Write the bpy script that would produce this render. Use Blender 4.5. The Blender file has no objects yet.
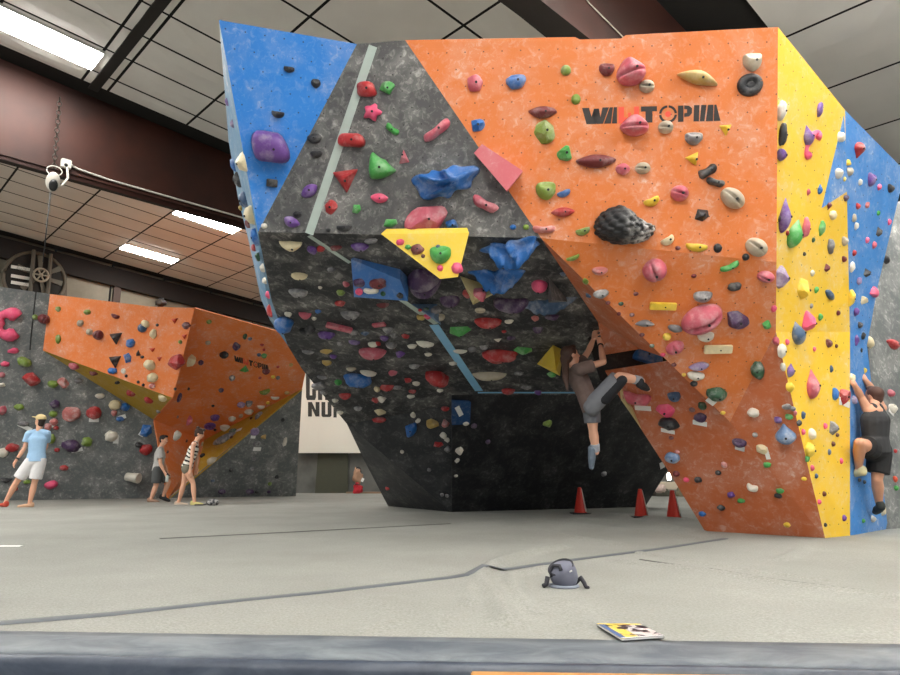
import bpy, bmesh, math, random
from mathutils import Vector, Matrix, noise
C = bpy.context.scene.collection
random.seed(7)
V3 = Vector
# ------------------------------------------------------------------ camera
FPX, CAM_H, PITCH = 676.0, 0.65, math.radians(11.33)
cp, sp = math.cos(PITCH), math.sin(PITCH)
CAM = V3((0, 0, CAM_H))
cd = bpy.data.cameras.new('camera'); cam = bpy.data.objects.new('camera', cd); C.objects.link(cam)
cd.sensor_width = 36.0; cd.lens = 36.0 * FPX / 900.0; cd.clip_end = 200
cam.location = CAM; cam.rotation_euler = (math.pi / 2 + PITCH, 0, 0)
bpy.context.scene.camera = cam
def ray(x, y):
    u, v = x - 450.0, 337.5 - y
    return V3((u, FPX * cp - v * sp, v * cp + FPX * sp))
def atY(x, y, Y):
    r = ray(x, y); return CAM + r * (Y / r.y)
def atZ(x, y, Z=0.0):
    r = ray(x, y); return CAM + r * ((Z - CAM_H) / r.z)
G = atZ
class Plane:
    def __init__(s, a, b, c):
        s.o = a; s.n = (b - a).cross(c - a).normalized()
        if s.n.dot(CAM - a) < 0: s.n = -s.n
    def at(s, x, y, off=0.0):
        r = ray(x, y); return CAM + r * ((s.o + s.n * off - CAM).dot(s.n) / r.dot(s.n))
def axes(n):
    t = V3((0, 0, 1)).cross(n)
    t = t.normalized() if t.length > 1e-4 else V3((1, 0, 0))
    return t, n.cross(t).normalized()
# ------------------------------------------------------------------ materials
def lin(c):
    c = c / 255.0
    return c / 12.92 if c <= .04045 else ((c + .055) / 1.055) ** 2.4
def rgb(c): return (lin(c[0]), lin(c[1]), lin(c[2]), 1)
MATS = {}
class NT:
    def __init__(s, name, rough=.6, metal=0.0):
        s.m = bpy.data.materials.new(name); s.m.use_nodes = True
        s.t = s.m.node_tree; s.t.nodes.clear()
        s.out = s.t.nodes.new('ShaderNodeOutputMaterial'); s.b = s.t.nodes.new('ShaderNodeBsdfPrincipled')
        s.t.links.new(s.b.outputs[0], s.out.inputs[0])
        s.b.inputs['Roughness'].default_value = rough; s.b.inputs['Metallic'].default_value = metal
    def N(s, k, **kw):
        n = s.t.nodes.new(k)
        for a, v in kw.items(): setattr(n, a, v)
        return n
    def L(s, a, b): s.t.links.new(a, b)
    def noise(s, vec, scale, detail=4, rough=.55, dist=0):
        n = s.N('ShaderNodeTexNoise'); n.inputs['Scale'].default_value = scale; n.inputs['Detail'].default_value = detail
        n.inputs['Roughness'].default_value = rough; n.inputs['Distortion'].default_value = dist
        if vec is not None: s.L(vec, n.inputs['Vector'])
        return n.outputs['Fac']
    def ramp(s, fac, a, b, va=0, vb=1):
        n = s.N('ShaderNodeMapRange'); n.inputs[1].default_value = a; n.inputs[2].default_value = b
        n.inputs[3].default_value = va; n.inputs[4].default_value = vb; s.L(fac, n.inputs[0]); return n.outputs[0]
    def math(s, op, a, b=None):
        n = s.N('ShaderNodeMath', operation=op)
        for i, v in enumerate((a, b)):
            if v is None: continue
            if isinstance(v, (int, float)): n.inputs[i].default_value = v
            else: s.L(v, n.inputs[i])
        return n.outputs[0]
    def mix(s, fac, a, b):
        n = s.N('ShaderNodeMix', data_type='RGBA')
        if isinstance(fac, (int, float)): n.inputs[0].default_value = fac
        else: s.L(fac, n.inputs[0])
        for i, v in ((6, a), (7, b)):
            if isinstance(v, tuple): n.inputs[i].default_value = v
            else: s.L(v, n.inputs[i])
        return n.outputs[2]
    def scale(s, vec, sc):
        n = s.N('ShaderNodeVectorMath', operation='MULTIPLY'); s.L(vec, n.inputs[0]); n.inputs[1].default_value = sc
        return n.outputs[0]
    def color(s, c):
        if isinstance(c, tuple): s.b.inputs['Base Color'].default_value = c
        else: s.L(c, s.b.inputs['Base Color'])
    def bump(s, fac, strength=.3, dist=.01):
        n = s.N('ShaderNodeBump'); n.inputs['Strength'].default_value = strength; n.inputs['Distance'].default_value = dist
        s.L(fac, n.inputs['Height']); s.L(n.outputs[0], s.b.inputs['Normal'])
    def pos(s): return s.N('ShaderNodeNewGeometry').outputs['Position']
    def uv(s): return s.N('ShaderNodeTexCoord').outputs['UV']
def plain(name, c, rough=.6, metal=0.0, var=.12, sc=9):
    if name in MATS: return MATS[name]
    t = NT(name, rough, metal); c = rgb(c)
    d = tuple(k * (1 - var) for k in c[:3]) + (1,); l = tuple(min(1, k * (1 + var)) for k in c[:3]) + (1,)
    t.color(t.mix(t.noise(t.pos(), sc), d, l)); MATS[name] = t.m; return t.m
def emit(name, c, st):
    t = NT(name); t.color(rgb(c)); t.b.inputs['Emission Color'].default_value = rgb(c); t.b.inputs['Emission Strength'].default_value = st
    return t.m
def panel_mat(name, c, chalk=.5, dots=True, streak=False, tone=(225, 222, 215)):
    """painted plywood climbing panel: paint, chalk smudges and a staggered grid of bolt holes (UV in metres)"""
    t = NT(name, .62); uv = t.uv(); c = rgb(c)
    base = t.mix(t.noise(uv, 1.3, 3), tuple(k * .9 for k in c[:3]) + (1,), tuple(min(1, k * 1.08) for k in c[:3]) + (1,))
    big = t.ramp(t.noise(uv, 2.3, 5, .6, .3), .46, .72)
    v2 = t.scale(uv, (1, .8, 1)) if streak else uv
    fine = t.ramp(t.noise(v2, 13 if not streak else 12, 5, .62, .8), .52, .72)
    scr = t.ramp(t.noise(t.scale(uv, (1.3, 1, 1)), 22, 3, .5, 1.5), .6, .72)
    ch = t.math('MULTIPLY', t.math('ADD', t.math('MULTIPLY', big, .42), t.math('MULTIPLY', t.math('ADD', fine, t.math('MULTIPLY', scr, .5)), t.math('ADD', big, .35))), chalk)
    ch = t.math('MINIMUM', ch, .85)
    col = t.mix(ch, base, rgb(tone))
    if dots:
        s = t.N('ShaderNodeSeparateXYZ'); t.L(uv, s.inputs[0])
        row = t.math('FLOOR', t.math('DIVIDE', s.outputs[1], .16))
        xo = t.math('ADD', t.math('DIVIDE', s.outputs[0], .175), t.math('MULTIPLY', row, .5))
        fx = t.math('MULTIPLY', t.math('SUBTRACT', t.math('FRACT', xo), .5), .175)
        fy = t.math('MULTIPLY', t.math('SUBTRACT', t.math('FRACT', t.math('DIVIDE', s.outputs[1], .16)), .5), .16)
        r = t.math('SQRT', t.math('ADD', t.math('MULTIPLY', fx, fx), t.math('MULTIPLY', fy, fy)))
        col = t.mix(t.math('MULTIPLY', t.math('LESS_THAN', r, .0068), .8), col, (.02, .015, .012, 1))
    t.color(col); t.bump(t.noise(uv, 120, 2), .15, .002)
    return t.m
PM = dict(
    orange=panel_mat('orange_paint', (214, 118, 54), .4), blue=panel_mat('blue_paint', (40, 128, 214), .36),
    grey=panel_mat('grey_paint', (80, 80, 80), .55), dark=panel_mat('dark_grey_paint', (38, 39, 43), .46, False, True), base=panel_mat('dark_base_paint', (44, 46, 50), .16, False), cave=panel_mat('cave_shade_paint', (21, 23, 28), .12, False), black=panel_mat('gap_shade_black', (14, 14, 16), .05, False),  # cave and black hold the shade of the arch in their colour
    yellow=panel_mat('yellow_paint', (240, 195, 50), .36), skyblue=panel_mat('pale_blue_paint', (60, 130, 200), .36),
    side=panel_mat('side_blue_paint', (96, 140, 172), .5, False), wallgrey=panel_mat('wall_grey_paint', (100, 104, 104), .55, False),
    ochre=panel_mat('ochre_paint', (186, 150, 40), .2, False), farorange=panel_mat('far_orange_paint', (232, 128, 62), .4, False),
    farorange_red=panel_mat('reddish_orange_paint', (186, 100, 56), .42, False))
M = dict(
    black=plain('black_plastic', (22, 22, 24), .5), steel=plain('dark_steel', (70, 66, 60), .5, .3), white=plain('white_card', (236, 236, 232), .6, 0, .03),
    edge=plain('plywood_edge', (205, 200, 190), .7), red_iron=None)
# ------------------------------------------------------------------ object helpers
def link(name, mesh, mat, parent=None):
    o = bpy.data.objects.new(name, mesh); C.objects.link(o)
    for m in (mat if isinstance(mat, (list, tuple)) else [mat]): mesh.materials.append(m)
    if parent is not None: o.parent = parent; o.matrix_parent_inverse = parent.matrix_world.inverted()
    return o
def obj(name, bm, mat, parent=None, smooth=False):
    me = bpy.data.meshes.new(name); bmesh.ops.recalc_face_normals(bm, faces=bm.faces[:])
    if smooth:
        for f in bm.faces: f.smooth = True
    bm.to_mesh(me); bm.free()
    return link(name, me, mat, parent)
def thing(name, loc, label, cat, group=None, rz=0):
    o = bpy.data.objects.new(name, None); C.objects.link(o); o.location = loc; o.rotation_euler = (0, 0, rz); o.empty_display_size = .1
    bpy.context.view_layer.update()
    return tag(o, label, cat, group)
def tag(o, label, cat, group=None, kind=None):
    o['label'] = label; o['category'] = cat
    if group: o['group'] = group
    if kind: o['kind'] = kind
    return o
def struct(o, label=None):
    o['kind'] = 'structure'
    if label: o['label'] = label
    return o
def add_box(bm, c, s, rot=None):
    m = Matrix.Translation(c) @ (rot.to_4x4() if rot is not None else Matrix.Identity(4)) @ Matrix.Diagonal((s[0], s[1], s[2], 1))
    return bmesh.ops.create_cube(bm, size=1, matrix=m)['verts']
def frame_of(d, hint=V3((0, 0, 1))):
    d = d.normalized(); a = hint.cross(d)
    if a.length < 1e-3: a = V3((1, 0, 0)).cross(d)
    a.normalize(); return a, d.cross(a).normalized()
def add_tube(bm, pts, r, n=8, cap=True):
    rings = []; rr = r if isinstance(r, (list, tuple)) else [r] * len(pts)
    for i, p in enumerate(pts):
        d = (pts[min(i + 1, len(pts) - 1)] - pts[max(i - 1, 0)])
        a, b = frame_of(d)
        rings.append([bm.verts.new(p + (a * math.cos(2 * math.pi * k / n) + b * math.sin(2 * math.pi * k / n)) * rr[i]) for k in range(n)])
    for i in range(len(rings) - 1):
        for k in range(n): bm.faces.new((rings[i][k], rings[i][(k + 1) % n], rings[i + 1][(k + 1) % n], rings[i + 1][k]))
    if cap: bm.faces.new(rings[0][::-1]); bm.faces.new(rings[-1])
def add_lathe(bm, prof, n=24, mat4=Matrix.Identity(4)):
    rings = [[bm.verts.new(mat4 @ V3((r * math.cos(2 * math.pi * k / n), r * math.sin(2 * math.pi * k / n), z))) for k in range(n)] for r, z in prof]
    for i in range(len(rings) - 1):
        for k in range(n): bm.faces.new((rings[i][k], rings[i][(k + 1) % n], rings[i + 1][(k + 1) % n], rings[i + 1][k]))
    bm.faces.new(rings[0][::-1]); bm.faces.new(rings[-1])
def slab_bm(pts, n, th=.03):
    """closed slab: front polygon pts (may be concave), thickness backwards along -n, UV in metres in the panel plane"""
    bm = bmesh.new(); uvl = bm.loops.layers.uv.new('UVMap'); t, b = axes(n)
    f = [bm.verts.new(p) for p in pts]; k = [bm.verts.new(p - n * th) for p in pts]
    bm.faces.new(f); bm.faces.new(k[::-1]); N_ = len(pts)
    for i in range(N_): bm.faces.new((f[i], k[i], k[(i + 1) % N_], f[(i + 1) % N_]))
    bm.normal_update(); bmesh.ops.triangulate(bm, faces=[x for x in bm.faces if len(x.verts) > 4])
    for fc in bm.faces:
        for l in fc.loops: l[uvl].uv = (l.vert.co.dot(t), l.vert.co.dot(b))
    return bm
FACETS = []       # (key, pixel polygon, plane)
def inside(x, y, poly):
    c = False; j = len(poly) - 1
    for i in range(len(poly)):
        xi, yi = poly[i]; xj, yj = poly[j]
        if (yi > y) != (yj > y) and x < (xj - xi) * (y - yi) / (yj - yi) + xi: c = not c
        j = i
    return c
def facet(key, name, px, pts, plane, mat, parent, th=.03, label=None):
    """px: outline in the photograph (for finding which panel a hold is bolted to); pts: the same corners in space"""
    o = obj(name, slab_bm(pts, plane.n, th), mat, parent)
    if label: o['label'] = label
    FACETS.append((key, px, plane)); return o
LAMP, WORLD, EXPO = 40.0, .5, 0.42
# ------------------------------------------------------------------ the main boulder
BX, BY = 1.5, 8.0
boulder = thing('climbing_wall', (BX, BY, 0), 'large freestanding bouldering wall with blue, grey, orange and yellow painted panels over an arch', 'climbing wall')
TOP = 4.7
A, B, Cc, D = atZ(219, 20, TOP), atZ(357, 44, TOP), atZ(405, 40, TOP), atZ(778, 27, TOP)
F = atY(258, 232, 6.45)
pUG = Plane(B, Cc, F); J = pUG.at(541, 238)
pBT = Plane(A, B, F)
pOU = Plane(Cc, D, J); D2 = pOU.at(776.5, 262)
T = atY(730, 422, 7.15)
pOL = Plane(J, D2, T); D3 = pOL.at(776, 332)
Bt, Bl, Yb = G(825, 538), G(705, 531), G(850, 535.5)
pR = Plane(D3, T, Bt); pL = Plane(T, Bt, Bl)
E_ = atZ(845, 110, TOP)
X = atY(850, 332, 7.3); pY1 = Plane(D, D3, X); E_ = pY1.at(845, 110); pY1b = pY1
pY2 = Plane(D3, X, Bt); pY3 = Plane(X, Yb, Bt)
E2 = atY(912, 178, E_.y + 1.05)
pB1 = Plane(E_, E2, X); pB2 = Plane(X, Yb, G(888, 529))
L1 = atY(452, 395, 10.2); L2 = atY(452, 405, 10.5); G1, G2, G3 = G(388, 506), G(452, 512), G(645, 507)
pRF = Plane(F, J, L1); K = pRF.at(288, 346)
pW1 = Plane(L1, L2, K); W = atY(347, 424, 11.2); pW2 = Plane(W, L2, G2); pW3 = Plane(W, G2, G1)
pBP = Plane(L1, G2, G3)
for nm, p in dict(A=A, B=B, C=Cc, D=D, F=F, J=J, D2=D2, D3=D3, T=T, Bt=Bt, Bl=Bl, X=X, E=E_, E2=E2, K=K, L1=L1, W=W, Ltop=pL.at(605, 371), Lm=pL.at(650, 384), RFg=pRF.at(600, 325), RF6=pRF.at(640, 390), BPr=pBP.at(668, 470), BPt=pBP.at(640, 395), B2=pB2.at(870, 450), B2e=pB2.at(867,345)).items():
    print('PT', nm, tuple(round(c, 2) for c in p))
def fp(key, name, px, plane, mat, fixed=None, label=None, parent=None, th=.03):
    fixed = fixed or {}
    return facet(key, name, px, [fixed.get(q) or plane.at(*q) for q in px], plane, mat, parent or boulder, th, label)
a_, b_, c_, d_, f_, j_, d2_, d3_, t_ = (219, 20), (357, 44), (405, 40), (778, 27), (258, 232), (541, 238), (776.5, 262), (776, 332), (730, 422)
fx = {a_: A, b_: B, c_: Cc, d_: D, f_: F, j_: J, d2_: D2, d3_: D3, t_: T, (825, 538): Bt, (705, 531): Bl, (850, 535.5): Yb, (845, 110): E_, (850, 332): X,
      (452, 395): L1, (452, 405): L2, (388, 506): G1, (452, 512): G2, (645, 507): G3, (288, 346): K, (347, 424): W}
fp('BT', 'panel', [a_, b_, f_], pBT, PM['blue'], fx, 'blue triangular panel')
fp('UG', 'panel', [b_, c_, j_, f_], pUG, PM['grey'], fx, 'grey upper panel')
fp('OU', 'panel', [c_, (575, 37), (580, 39.5), (621, 38.5), (626, 35), d_, d2_, j_], pOU, PM['orange'], fx, 'upper orange panel')
fp('OL', 'panel', [j_, d2_, d3_, t_], pOL, PM['orange'], fx, 'lower orange prow panel')
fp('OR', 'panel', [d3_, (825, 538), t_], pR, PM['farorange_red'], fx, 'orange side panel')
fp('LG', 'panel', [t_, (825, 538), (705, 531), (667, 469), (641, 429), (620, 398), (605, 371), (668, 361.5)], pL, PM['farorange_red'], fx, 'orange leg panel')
fp('US', 'panel', [(588, 338), (640, 300), (740, 325), (740, 425), (690, 410), (600, 380)], Plane(V3((1, 8.1, 1)), V3((3, 8.0, 1)), V3((1, 8.0, 2.5))), PM['black'], None, 'black sheet added inside the arch as painted shade in the gap')  # black sheet added so the gap reads as deep shade
U0 = pRF.at(598, 322); U0 = CAM + (U0 - CAM) * .985; pU = Plane(J, T, U0)
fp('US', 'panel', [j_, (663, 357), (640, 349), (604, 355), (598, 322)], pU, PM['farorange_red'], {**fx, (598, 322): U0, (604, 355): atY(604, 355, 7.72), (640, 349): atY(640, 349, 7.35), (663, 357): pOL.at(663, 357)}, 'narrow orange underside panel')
fp('YE', 'panel', [d_, (845, 110), (850, 332)], pY1, PM['yellow'], fx, 'upper yellow panel')
fp('YE', 'panel', [d_, (850, 332), d3_], pY1b, PM['yellow'], fx, 'middle yellow panel')
fp('YE', 'panel', [d3_, (850, 332), (825, 538)], pY2, PM['yellow'], fx, 'lower yellow panel')
fp('YE', 'panel', [(850, 332), (850, 535.5), (825, 538)], pY3, PM['yellow'], fx, 'yellow corner panel')
fp('BR', 'panel', [(845, 110), (912, 178), (900, 192), (878, 285), (867, 345), (850, 332)], pB1, PM['skyblue'], dict(fx, **{}), 'blue right panel')
fp('BR', 'panel', [(850, 332), (867, 345), (888, 529), (850, 535.5)], pB2, PM['skyblue'], {**fx, (888, 529): G(888, 529), (867, 345): pB1.at(867, 345)}, 'lower blue panel')
zb = slab_bm([pY1.at(*q, .004) for q in [(844, 116), (822, 208), (848.5, 190.5)]], pY1.n, .006)
o = obj('painted_patch', zb, PM['skyblue'], boulder); o['label'] = 'blue triangle on the yellow panel'
FACETS.insert(0, ('BR', [(844, 116), (822, 208), (848.5, 190.5)], pY1))
fp('RF', 'panel', [f_, j_, (612, 330), (640, 395), (452, 395), (288, 346), (272, 302)], pRF, PM['dark'], fx, 'dark grey overhanging panel')
fp('LW', 'panel', [(288, 346), (452, 395), (452, 405), (347, 424), (302, 369)], pW1, PM['dark'], fx, 'dark grey panel below the overhang')
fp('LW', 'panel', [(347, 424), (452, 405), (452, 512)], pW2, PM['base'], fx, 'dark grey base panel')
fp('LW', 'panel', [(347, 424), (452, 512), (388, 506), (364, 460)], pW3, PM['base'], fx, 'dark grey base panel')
fp('BP', 'panel', [(452, 395), (640, 395), (668, 470), (645, 507), (452, 512)], pBP, PM['cave'], fx, 'cave panel with shade put into its dark colour')  # paint darkened to imitate the unlit back of the cave
# the left side of the boulder, seen as a sliver
sl = [(219, 20), (258, 232), (288, 346), (272, 320), (262, 299), (249, 238), (239, 198), (229, 140)]
sp3 = [A, F, K, atY(270, 320, 8.6), atY(261, 299, 8.5), atY(248, 238, 8.2), atY(238, 198, 8.0), atY(228.5, 140, 7.2)]
pSL = Plane(A, F, sp3[6])
facet('SL', 'panel', sl, sp3, pSL, PM['side'], boulder, .03, 'pale blue side panel')
# hidden carcass that closes the boulder behind its panels
bm = bmesh.new()
deck = [A + V3((.1, .1, -.06)), B + V3((0, .1, -.06)), Cc + V3((0, .1, -.06)), D + V3((-.05, .1, -.06)), E_ + V3((-.1, .1, -.06)), E_ + V3((-.5, 3.0, -.06)), V3((.5, 11.4, TOP - .06)), atY(238, 60, 7.4)]
deck[-1].z = TOP - .06
bm2 = slab_bm(deck, V3((0, 0, 1)), .04); o = obj('top_deck', bm2, M['edge'], boulder)
bm.free()
# light trim strips along the seams
def strip(name, plane, q, w, mat, parent, off=.004, th=.01):
    a, b = plane.at(*q[0], off), plane.at(*q[1], off); s = plane.n.cross(b - a).normalized() * w / 2
    return obj(name, slab_bm([a - s, b - s, b + s, a + s], plane.n, th), mat, parent)
mt = plain('pale_trim', (176, 190, 182), .5); mb = plain('blue_reflection_trim', (140, 196, 232), .4)  # blue copy puts reflected blue light into the trim colour
strip('seam_strip', pUG, ((373, 46), (309, 234)), .085, mt, boulder)
strip('seam_strip', pRF, ((309, 236), (350, 263)), .05, mt, boulder)
strip('seam_strip', pRF, ((400, 299), (436, 324)), .07, mt, boulder)
strip('seam_strip', pRF, ((434, 325), (479, 391)), .12, mb, boulder)
strip('seam_strip', pRF, ((478, 393), (603, 393)), .035, mb, boulder, .012)
# wall lettering: W A L L T O P I A, flat paint on the upper orange panel
def letters(plane, x0, y0, x1, y1, h, parent, dx=0.0):
    black, red = [], []
    Q = lambda *p: black.append(p)
    W_ = 139.0
    Q((0, 0), (7, 0), (9.5, 9), (12, 1), (17, 1), (14, 16.5), (4.5, 16.5)); Q((10, 9), (12.5, 1), (17, 1), (18.5, 9.5), (20.5, 0), (27, 0), (21, 16.5), (14.5, 16.5))
    Q((27.5, 0), (29.5, 0), (23.5, 16.5), (16, 16.5)) if False else Q((27.8, 0), (31, 0), (29, 16.5), (22, 16.5))
    Q((31.8, 0), (35, 0), (35, 16.5), (29.8, 16.5))
    red.append(((36.5, 0), (42, 0), (42, 10.5), (45, 10.5), (45, 16.5), (36.5, 16.5))); red.append(((46, 6), (49, 6), (49, 10.5), (52, 10.5), (52, 0), (57, 0), (57, 16.5), (46, 16.5)))
    Q((59, 0), (75, 0), (75, 5.2), (70.5, 5.2), (70.5, 16.5), (63.5, 16.5), (63.5, 5.2), (59, 5.2))
    cx, cy = 86.0, 8.4
    for k in range(4):
        a0, a1 = math.radians(90 * k + 5), math.radians(90 * k + 85); arc = [a0 + (a1 - a0) * i / 8 for i in range(9)]
        black.append(tuple((cx + 9 * math.cos(t), cy + 9 * math.sin(t)) for t in arc) + tuple((cx + 6.6 * math.cos(t), cy + 6.6 * math.sin(t)) for t in arc[::-1]))
    red.append(tuple((cx + 3 * math.cos(k * math.pi / 8), cy + 3 * math.sin(k * math.pi / 8)) for k in range(16)))
    Q((96, 0), (101.5, 0), (101.5, 16.5), (96, 16.5)); Q((102.2, 0), (107, .4), (110, 3), (110, 8), (107, 11.3), (102.2, 11.6), (102.2, 8), (105, 7.5), (105, 4), (102.2, 3.6))
    Q((112, 0), (117.5, 0), (117, 16.5), (111.5, 16.5))
    Q((119.3, 0), (124.5, 0), (122.5, 16.5), (117.8, 16.5)); Q((126, 0), (131.5, 0), (131, 16.5), (123.8, 16.5)); Q((132.3, 0), (134.5, 0), (138.5, 16.5), (131.8, 16.5))
    for nm, polys, mat in (('lettering', black, plain('letter_black', (44, 38, 36), .6, 0, .4, 30)), ('lettering', red, plain('letter_red', (232, 84, 62), .6))):
        bm = bmesh.new()
        for P in polys:
            vs = [bm.verts.new(plane.at(x0 + (x1 - x0) * u / W_, y0 + (y1 - y0) * u / W_ + h * v / 16.5, .003)) for u, v in P]
            bm.faces.new(vs)
        bm.normal_update(); bmesh.ops.triangulate(bm, faces=bm.faces[:])
        o = obj(nm, bm, mat, parent); o['label'] = ('dark' if mat.name == 'letter_black' else 'red') + ' letters of the wall name'
letters(pOU, 582, 108, 721, 104.5, 16.3, boulder)
# ------------------------------------------------------------------ far wall at the left
far = thing('climbing_wall', (-8, 18, 0), 'far bouldering wall at the left with grey, orange and ochre panels', 'climbing wall')
gl, gr = G(-40, 501), G(168, 498)
pLG = Plane(gl, gr, atY(50, 294, 16.1))
O1, O2 = pLG.at(50, 294), pLG.at(43, 350.5)
R1 = atY(195, 308, 15.3)
pFO = Plane(O1, O2, R1)
S1, S2 = pFO.at(173, 398), pLG.at(154, 420)
pSY = Plane(O2, S2, S1)
gm = G(168, 499); gq = G(207, 497)
pFC = Plane(R1, S1, gm)
R2 = pFC.at(204, 440)
pFR = Plane(R1, R2, atY(302, 390, 18.6))
gs = G(296, 496)
pYR = Plane(R2, pFR.at(302, 389), gm)
pRG = Plane(gm, gs, pFR.at(302, 390))
fp('fLG', 'panel', [(-40, 281), (50, 294), (43, 350.5), (154, 420), (168, 498), (-40, 501)], pLG, PM['wallgrey'], {(168, 498): gr}, 'grey panel', far)
fp('fOL', 'panel', [(50, 294), (150, 306.5), (195, 308), (173, 398), (43, 350.5)], pFO, PM['farorange'], {(195, 308): R1}, 'left orange panel', far)
fp('fYL', 'panel', [(43, 350.5), (173, 398), (154, 420)], pSY, PM['ochre'], {(43, 350.5): O2, (154, 420): S2}, 'left ochre stripe', far)
fp('fOC', 'panel', [(195, 308), (204, 440), (197, 473), (168, 499), (154, 420), (173, 398)], pFC, PM['farorange'], {(195, 308): R1, (204, 440): R2, (168, 499): gm, (154, 420): S2}, 'middle orange panel', far)
fp('fOR', 'panel', [(195, 308), (312, 341), (302, 389), (204, 440)], pFR, PM['farorange'], {(195, 308): R1, (204, 440): R2}, 'right orange panel', far)
fp('fYR', 'panel', [(204, 440), (302, 389), (205, 469), (168, 499), (197, 473)], pYR, PM['ochre'], {(204, 440): R2, (168, 499): gm}, 'right ochre stripe', far)
fp('fRG', 'panel', [(302, 390), (205, 468), (169, 498), (296, 496)], pRG, PM['wallgrey'], {(296, 496): gs}, 'right grey panel', far)
letters(pFR, 234, 355.5, 269, 365.5, 5.5, far)
# seams between the plywood sheets of the grey panel
for q in (((36, 292), (31, 337)), ((31, 337), (30, 350))):
    strip('panel_joint', pLG, q, .03, M['black'], far, .003, .006)
# ------------------------------------------------------------------ grey wall at the right edge
gw0, gw1 = G(884, 529.5), G(960, 529)
rwall = thing('climbing_wall', (6.2, 8.4, 0), 'plain grey bouldering wall at the right edge behind the blue panel', 'climbing wall')
pGW = Plane(gw0, gw1 + V3((0, .45, 0)), gw0 + V3((.1, .35, 3.5)))
fp('GW', 'panel', [(860, 215), (960, 180), (960, 529), (884, 529.5), (868, 345)], pGW, PM['wallgrey'], {(884, 529.5): gw0, (960, 529): gw1 + V3((0, .45, 0))}, None, rwall)
# ------------------------------------------------------------------ building: ceiling, beams, end wall
AZ = math.radians(46.3); Us, Vs = V3((math.sin(AZ), math.cos(AZ), 0)), V3((-math.cos(AZ), math.sin(AZ), 0))
def RP(s, v, dz=0.0): 
    p = Us * s + Vs * v; p.z = 7.5 - .08 * s + dz; return p
RN = V3((0, 0, -1)); RN = (Us.cross(Vs) + V3((0, 0, 0))); RN = (RP(1, 0) - RP(0, 0)).cross(RP(0, 1) - RP(0, 0)).normalized()
if RN.z > 0: RN = -RN
def ceiling_mat(name, c):
    t = NT(name, .55); c = rgb(c)
    t.color(t.mix(t.noise(t.pos(), 1.1, 4), tuple(k * .86 for k in c[:3]) + (1,), tuple(k * 1.08 for k in c[:3]) + (1,))); return t.m
def ceil_zone(name, s_lines, v_lines, mat, gap=.022, skip=()):
    bm = bmesh.new()
    for s0, s1 in zip(s_lines, s_lines[1:]):
        for v0, v1 in zip(v_lines, v_lines[1:]):
            if any(a < (s0 + s1) / 2 < b and c < (v0 + v1) / 2 < d for a, b, c, d in skip): continue
            g = [[None] * 4 for _ in range(4)]
            for i in range(4):
                for k in range(4):
                    u, w = i / 3, k / 3
                    sag = -.028 * (1 - (2 * u - 1) ** 4) * (1 - (2 * w - 1) ** 4) - .004
                    g[i][k] = bm.verts.new(RP(s0 + gap + (s1 - s0 - 2 * gap) * u, v0 + gap + (v1 - v0 - 2 * gap) * w, sag))
            for i in range(3):
                for k in range(3): bm.faces.new((g[i][k], g[i + 1][k], g[i + 1][k + 1], g[i][k + 1]))
    o = obj(name, bm, mat); struct(o); return o
sl_ = [6.16 + 1.625 * k for k in range(-12, 16)]
ceil_zone('ceiling', sl_, [-9.2 + 1.53 * k for k in range(0, 9)] , ceiling_mat('ceiling_panel_near', (232, 230, 226)))
sl2 = sorted([x for x in sl_ if abs(x - 2.91) > .01] + [2.70, 3.12])
ceil_zone('ceiling.001', sl2, [5.42, 6.16, 7.69, 9.23, 10.0, 10.78, 11.55, 12.0], ceiling_mat('ceiling_panel_middle', (234, 231, 225)))
bm = bmesh.new(); q = [bm.verts.new(RP(s, v, z)) for z in (-.05, -.02) for s, v in ((2.83, 5.3), (2.99, 5.3), (2.99, 12.1), (2.83, 12.1))]
bm.faces.new(q[0:4][::-1]); bm.faces.new(q[4:8])
for i in range(4): bm.faces.new((q[i], q[(i + 1) % 4], q[4 + (i + 1) % 4], q[4 + i]))
struct(obj('trim_3', bm, plain('ceiling_rail', (30, 27, 24), .7)), 'dark double rail across the ceiling panels')
ceil_zone('ceiling.002', [x - .2 for x in sl_], [12.95 + .77 * k for k in range(0, 12)], ceiling_mat('ceiling_panel_far', (212, 207, 198)))
bm = bmesh.new(); f = [bm.verts.new(RP(s, v, .03)) for s, v in ((-16, -10), (34, -10), (34, 30), (-16, 30))]; bm.faces.new(f)
r = bmesh.ops.extrude_face_region(bm, geom=bm.faces[:]); bmesh.ops.translate(bm, verts=[x for x in r['geom'] if isinstance(x, bmesh.types.BMVert)], vec=(0, 0, .1))
struct(obj('ceiling.003', bm, plain('roof_backing', (20, 18, 15), .9)), 'dark backing seen between the ceiling panels')
def beam_mat():
    t = NT('red_oxide_steel', .55, .0)
    t.color(t.mix(t.ramp(t.noise(t.pos(), .9, 5), .35, .7), rgb((46, 19, 11)), rgb((72, 32, 19)))); return t.m
M['red_iron'] = beam_mat()
dk = plain('dark_flange', (26, 19, 16), .8)
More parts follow.
